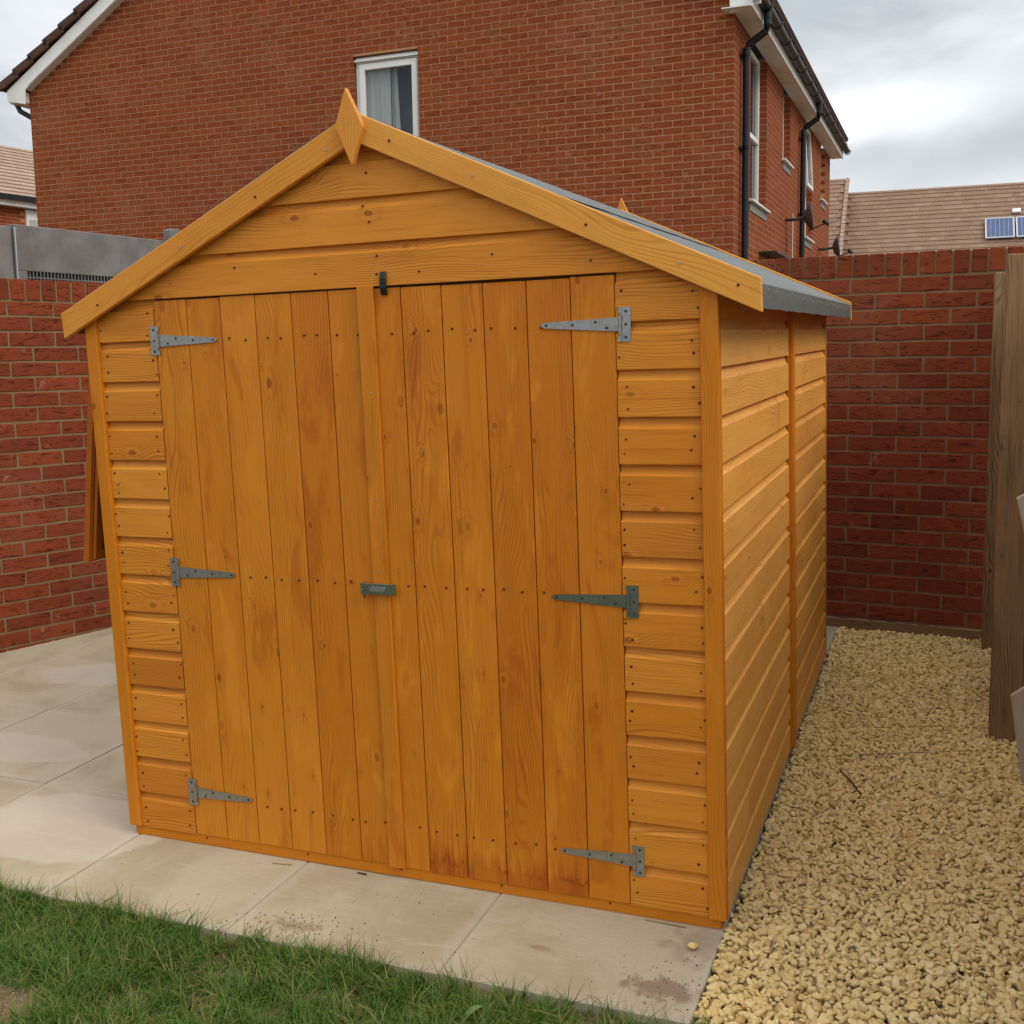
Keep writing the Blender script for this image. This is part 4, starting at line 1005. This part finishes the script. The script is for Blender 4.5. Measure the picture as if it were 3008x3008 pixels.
def gravel():
    rr = random.Random(5); pts = []
    def lay(x0, x1, y0, y1, st, z, zr, s0, s1):
        y = y0
        while y < y1:
            x = x0
            while x < x1:
                px, py = x + rr.uniform(-.5, .5) * st, y + rr.uniform(-.5, .5) * st
                s = s0 + (s1 - s0) * rr.random() ** 1.6 * (1.35 if rr.random() < .12 else 1)
                lo = -0.008
                if px > lo + s * .6 and py < 2.86 - .09 * px:
                    bumpz = .006 * noise.noise((px * 4, py * 4, 0)) + .009 * max(0, 1 - px / .05) 
                    pts.append(((px, py, z + rr.uniform(-zr, zr) + bumpz), (rr.uniform(-.7, .7), rr.uniform(-.7, .7), rr.uniform(0, 6.28)), (s, s * rr.uniform(.65, 1.05), s * rr.uniform(.6, 1.05)), rr.randrange(14)))
                x += st
            y += st
    lay(0, .95, -1.0, 2.9, .0155, -.056, .003, .009, .015)
    lay(0, .95, -1.0, 2.9, .0160, -.044, .003, .0065, .0155)
    lay(0, .95, -1.0, 2.9, .022, -.039, .003, .006, .0150)
    scatter('gravel', pts, stones, MT['stone'], 'cream limestone gravel filling the strip beside the shed', 'gravel')
gravel()
def grass():
    def tuft(k):
        rr = random.Random(100 + k); mb = MB(); hs = []
        for b in range(16):
            L = rr.uniform(.020, .085) * rr.uniform(.7, 1.1); w = rr.uniform(.0006, .0019); az = rr.uniform(0, 6.28); lean0 = rr.uniform(.1, 1.15); curl = rr.uniform(.4, 1.8)
            p = Vector((rr.gauss(0, .006), rr.gauss(0, .006), -.002)); th = lean0; d = Vector((math.cos(az), math.sin(az), 0)); sd_ = Vector((-d.y, d.x, 0)); n = 4; vs = []
            for i in range(n + 1):
                f = i / n; ww = w * (1 - f * .85); vs += [tuple(p - sd_ * ww), tuple(p + sd_ * ww)]
                p = p + (d * math.sin(th) + Vector((0, 0, 1)) * math.cos(th)) * (L / n); th = min(th + curl / n, 1.75)
            mb.add(vs, [(2 * i, 2 * i + 1, 2 * i + 3, 2 * i + 2) for i in range(n)])
            for i in range(n): hs.append((i + .5) / n)
        me = bpy.data.meshes.new('tuft'); me.from_pydata(mb.v, [], mb.f); a = me.attributes.new('h', 'FLOAT', 'FACE'); a.data.foreach_set('value', hs); me.materials.append(MT['blade']); return me
    coll = proto_collection('tuft_shapes', [tuft(k) for k in range(12)])
    rr = random.Random(9); pts = []
    def dens(x, y):
        d = .72 + 1.1 * noise.noise((x * 3.1 + 5, y * 4.2, 2)) + .7 * noise.noise((x * 9, y * 9, 7))
        # bare soil beside the paving on the right part, and worn patches
        if x > -1.28: d -= .55 * max(0, 1 - (-.372 - y) / .045)
        d -= .8 * max(0, 1 - math.hypot((x + 1.20) / .12, (y + .40) / .035)) * (1 + noise.noise((x * 20, y * 20, 1)))
        d -= 1.1 * max(0, 1 - math.hypot((x + 1.58) / .26, (y + .76) / .12)) * (1 + noise.noise((x * 12, y * 12, 5)))
        d -= .5 * max(0, 1 - math.hypot((x + .98) / .22, (y + .60) / .05)) * (1 + 2 * noise.noise((x * 14, y * 14, 1)))
        d -= 1.0 * max(0, 1 - math.hypot((x + .80) / .20, (y + .52) / .05)) * (1 + noise.noise((x * 16, y * 16, 3)))
        if x > -.95: d -= .5 * max(0, 1 - (-.372 - y) / .05)
        if x < -1.35: d += .35 * max(0, 1 - abs(y + .50) / .2)
        return d
    N = 52000
    for _ in range(N):
        x = rr.uniform(-4.3, .03); y = rr.uniform(-1.85, -.374)
        if rr.random() > dens(x, y): continue
        s = rr.uniform(.55, 1.15) * (1.15 if y > -.42 and rr.random() < .12 else 1)
        # comb the blades loosely one way
        pts.append(((x, y, -.045 + .012 * noise.noise((x * 3, y * 3, 1))), (rr.gauss(.18, .22), rr.gauss(.0, .25), rr.uniform(0, 6.28)), (s, s, s * rr.uniform(.8, 1.1)), rr.randrange(12)))
    for _ in range(90):
        x = rr.uniform(-2.9, .0); pts.append(((x, rr.uniform(-.40, -.372), -.044), (rr.gauss(-.2, .25), rr.gauss(0, .2), rr.uniform(0, 6.28)), (.9, .9, 1.45), rr.randrange(12)))
    for _ in range(46): pts.append(((rr.gauss(.035, .022), rr.gauss(-.405, .012), -.044), (rr.gauss(0, .2), rr.gauss(0, .2), rr.uniform(0, 6.28)), (.8, .8, .9), rr.randrange(12)))
    scatter('grass', pts, coll, MT['blade'], 'patchy green lawn grass growing up to the paving edge', 'grass')
grass()
# crumbs of soil kicked onto the paving
def crumbs():
    rr = random.Random(3); b = MB()
    def crumb(x, y, s, z=-.030):
        n = 5; vs = [(x + s * math.cos(k * 6.283 / n + s * 99) * rr.uniform(.6, 1), y + s * math.sin(k * 6.283 / n + s * 99) * rr.uniform(.6, 1), z) for k in range(n)] + [(x + rr.uniform(-.3, .3) * s, y, z + s * .8)]
        b.add(vs, [(k, (k + 1) % n, n) for k in range(n)])
    for cx, cy, sx, sy, n in ((-1.02, -.28, .09, .035, 80), (-.08, -.25, .09, .06, 110), (-1.2, -.33, .05, .02, 25), (-.6, -.2, .4, .12, 40), (-1.7, -.2, .3, .1, 14), (.0, -.3, .03, .05, 20)):
        for _ in range(n):
            x, y = rr.gauss(cx, sx), rr.gauss(cy, sy)
            if -2.5 < x < -.012 and -.365 < y < -.005: crumb(x, y, rr.uniform(.0010, .0034))
    tag(obj('soil_crumbs', b.mesh('soil_crumbs', MT['soil']), frame=SHED), 'brown soil crumbs scattered on the front paving slabs', 'soil', kind='stuff')
    b.v, b.f, b.at, b.mi = [], [], [], []
    for _ in range(2600):
        x, y = rr.uniform(-2.4, .0), rr.uniform(-1.0, -.376); crumb(x, y, rr.uniform(.0015, .005), -.047 + .010 * noise.noise((x * 3, y * 3, 1)))
    tag(obj('dry_clods', b.mesh('dry_clods', MT['bed']), frame=SHED), 'small dry soil clods lying between the grass', 'soil', kind='stuff')
crumbs()
def thatch():
    rr = random.Random(21); b = MB()
    for _ in range(9000):
        x, y = rr.uniform(-2.6, .02), rr.uniform(-1.05, -.374); L = rr.uniform(.006, .028); a = rr.uniform(0, 6.28); w = rr.uniform(.0004, .0009)
        z = -.0455 + .012 * noise.noise((x * 3, y * 3, 1)) + .006 * noise.noise((x * 14, y * 14, 4)) + rr.uniform(0, .004); dx, dy = math.cos(a) * L, math.sin(a) * L
        b.add([(x - dy / L * w, y + dx / L * w, z), (x + dy / L * w, y - dx / L * w, z), (x + dx, y + dy, z + rr.uniform(-.002, .005))], [(0, 1, 2)])
    tag(obj('dry_thatch', b.mesh('dry_thatch', MT['straw']), frame=SHED), 'dry straw coloured thatch lying on bare soil in the lawn', 'thatch', kind='stuff')
thatch()
tag(obj('loose_pebble', SM[3], None, (-.062, -.098, -.020), (.3, .2, .5), SHED), 'single cream pebble lying on the paving near the shed corner', 'pebble').scale = (.013, .013, .013)
def twig(name, pts, r, label, cat, mat='straw'): tag(obj(name, MB().tube(pts, r, 5).mesh(name, MT[mat]), frame=SHED), label, cat)
twig('straw', [(.122, 1.195, -.036), (.33, 1.262, -.031), (.55, 1.352, -.033), (.727, 1.425, -.036)], [.0016, .0019, .0016, .001], 'long pale straw lying across the gravel beside the leaning planks', 'straw')
twig('twig', [(.165, 1.084, -.036), (.205, .995, -.030), (.250, .895, -.031), (.229, .825, -.035)], [.0022, .0026, .0024, .0014], 'bent reddish twig on the gravel next to the shed side', 'twig', 'nail')
twig('straw', [(.257, 2.107, -.035), (.22, 2.02, -.030), (.191, 1.937, -.035)], .0018, 'short brown straw on the gravel at the far end', 'straw')
twig('straw', [(.25, 1.50, -.034), (.45, 1.56, -.030), (.62, 1.60, -.034)], .0014, 'thin straw on the gravel just in front of the nearer fence post', 'straw')
twig('wood_splinter', [(-1.295, -.035, -.0285), (-1.235, -.028, -.0275)], .0016, 'orange wood splinter on the left front paving slab', 'splinter', 'straw')
twig('wood_splinter', [(-1.03, -.012, -.0285), (-1.000, -.014, -.028)], .0022, 'dark wood splinter against the shed base by the slab joint', 'splinter', 'nail')
twig('wood_splinter', [(-.205, -.008, -.0285), (-.10, -.014, -.0265)], .0022, 'pale wood splinter on the paving at the shed front right corner', 'splinter')
b = MB(); n = 8; vs = []
for i in range(n + 1):
    f = i / n; w = .009 * math.sin(math.pi * min(1, f * .93 + .05)) ** .8; z = .012 + .030 * math.sin(f * 2.2)
    vs += [(-w, f * .060, z - .003), (0, f * .060, z), (w, f * .060, z - .003)]
b.add(vs, [(3 * i + j, 3 * i + j + 1, 3 * i + 4 + j, 3 * i + 3 + j) for i in range(n) for j in range(2)])
tag(obj('dock_leaf', b.mesh('dock_leaf', MT['leaf'], smooth=True), None, (-.478, -.520, -.045), (0, 0, R(-40)), SHED), 'broad pale green leaf among the lawn grass at the bottom edge', 'leaf')
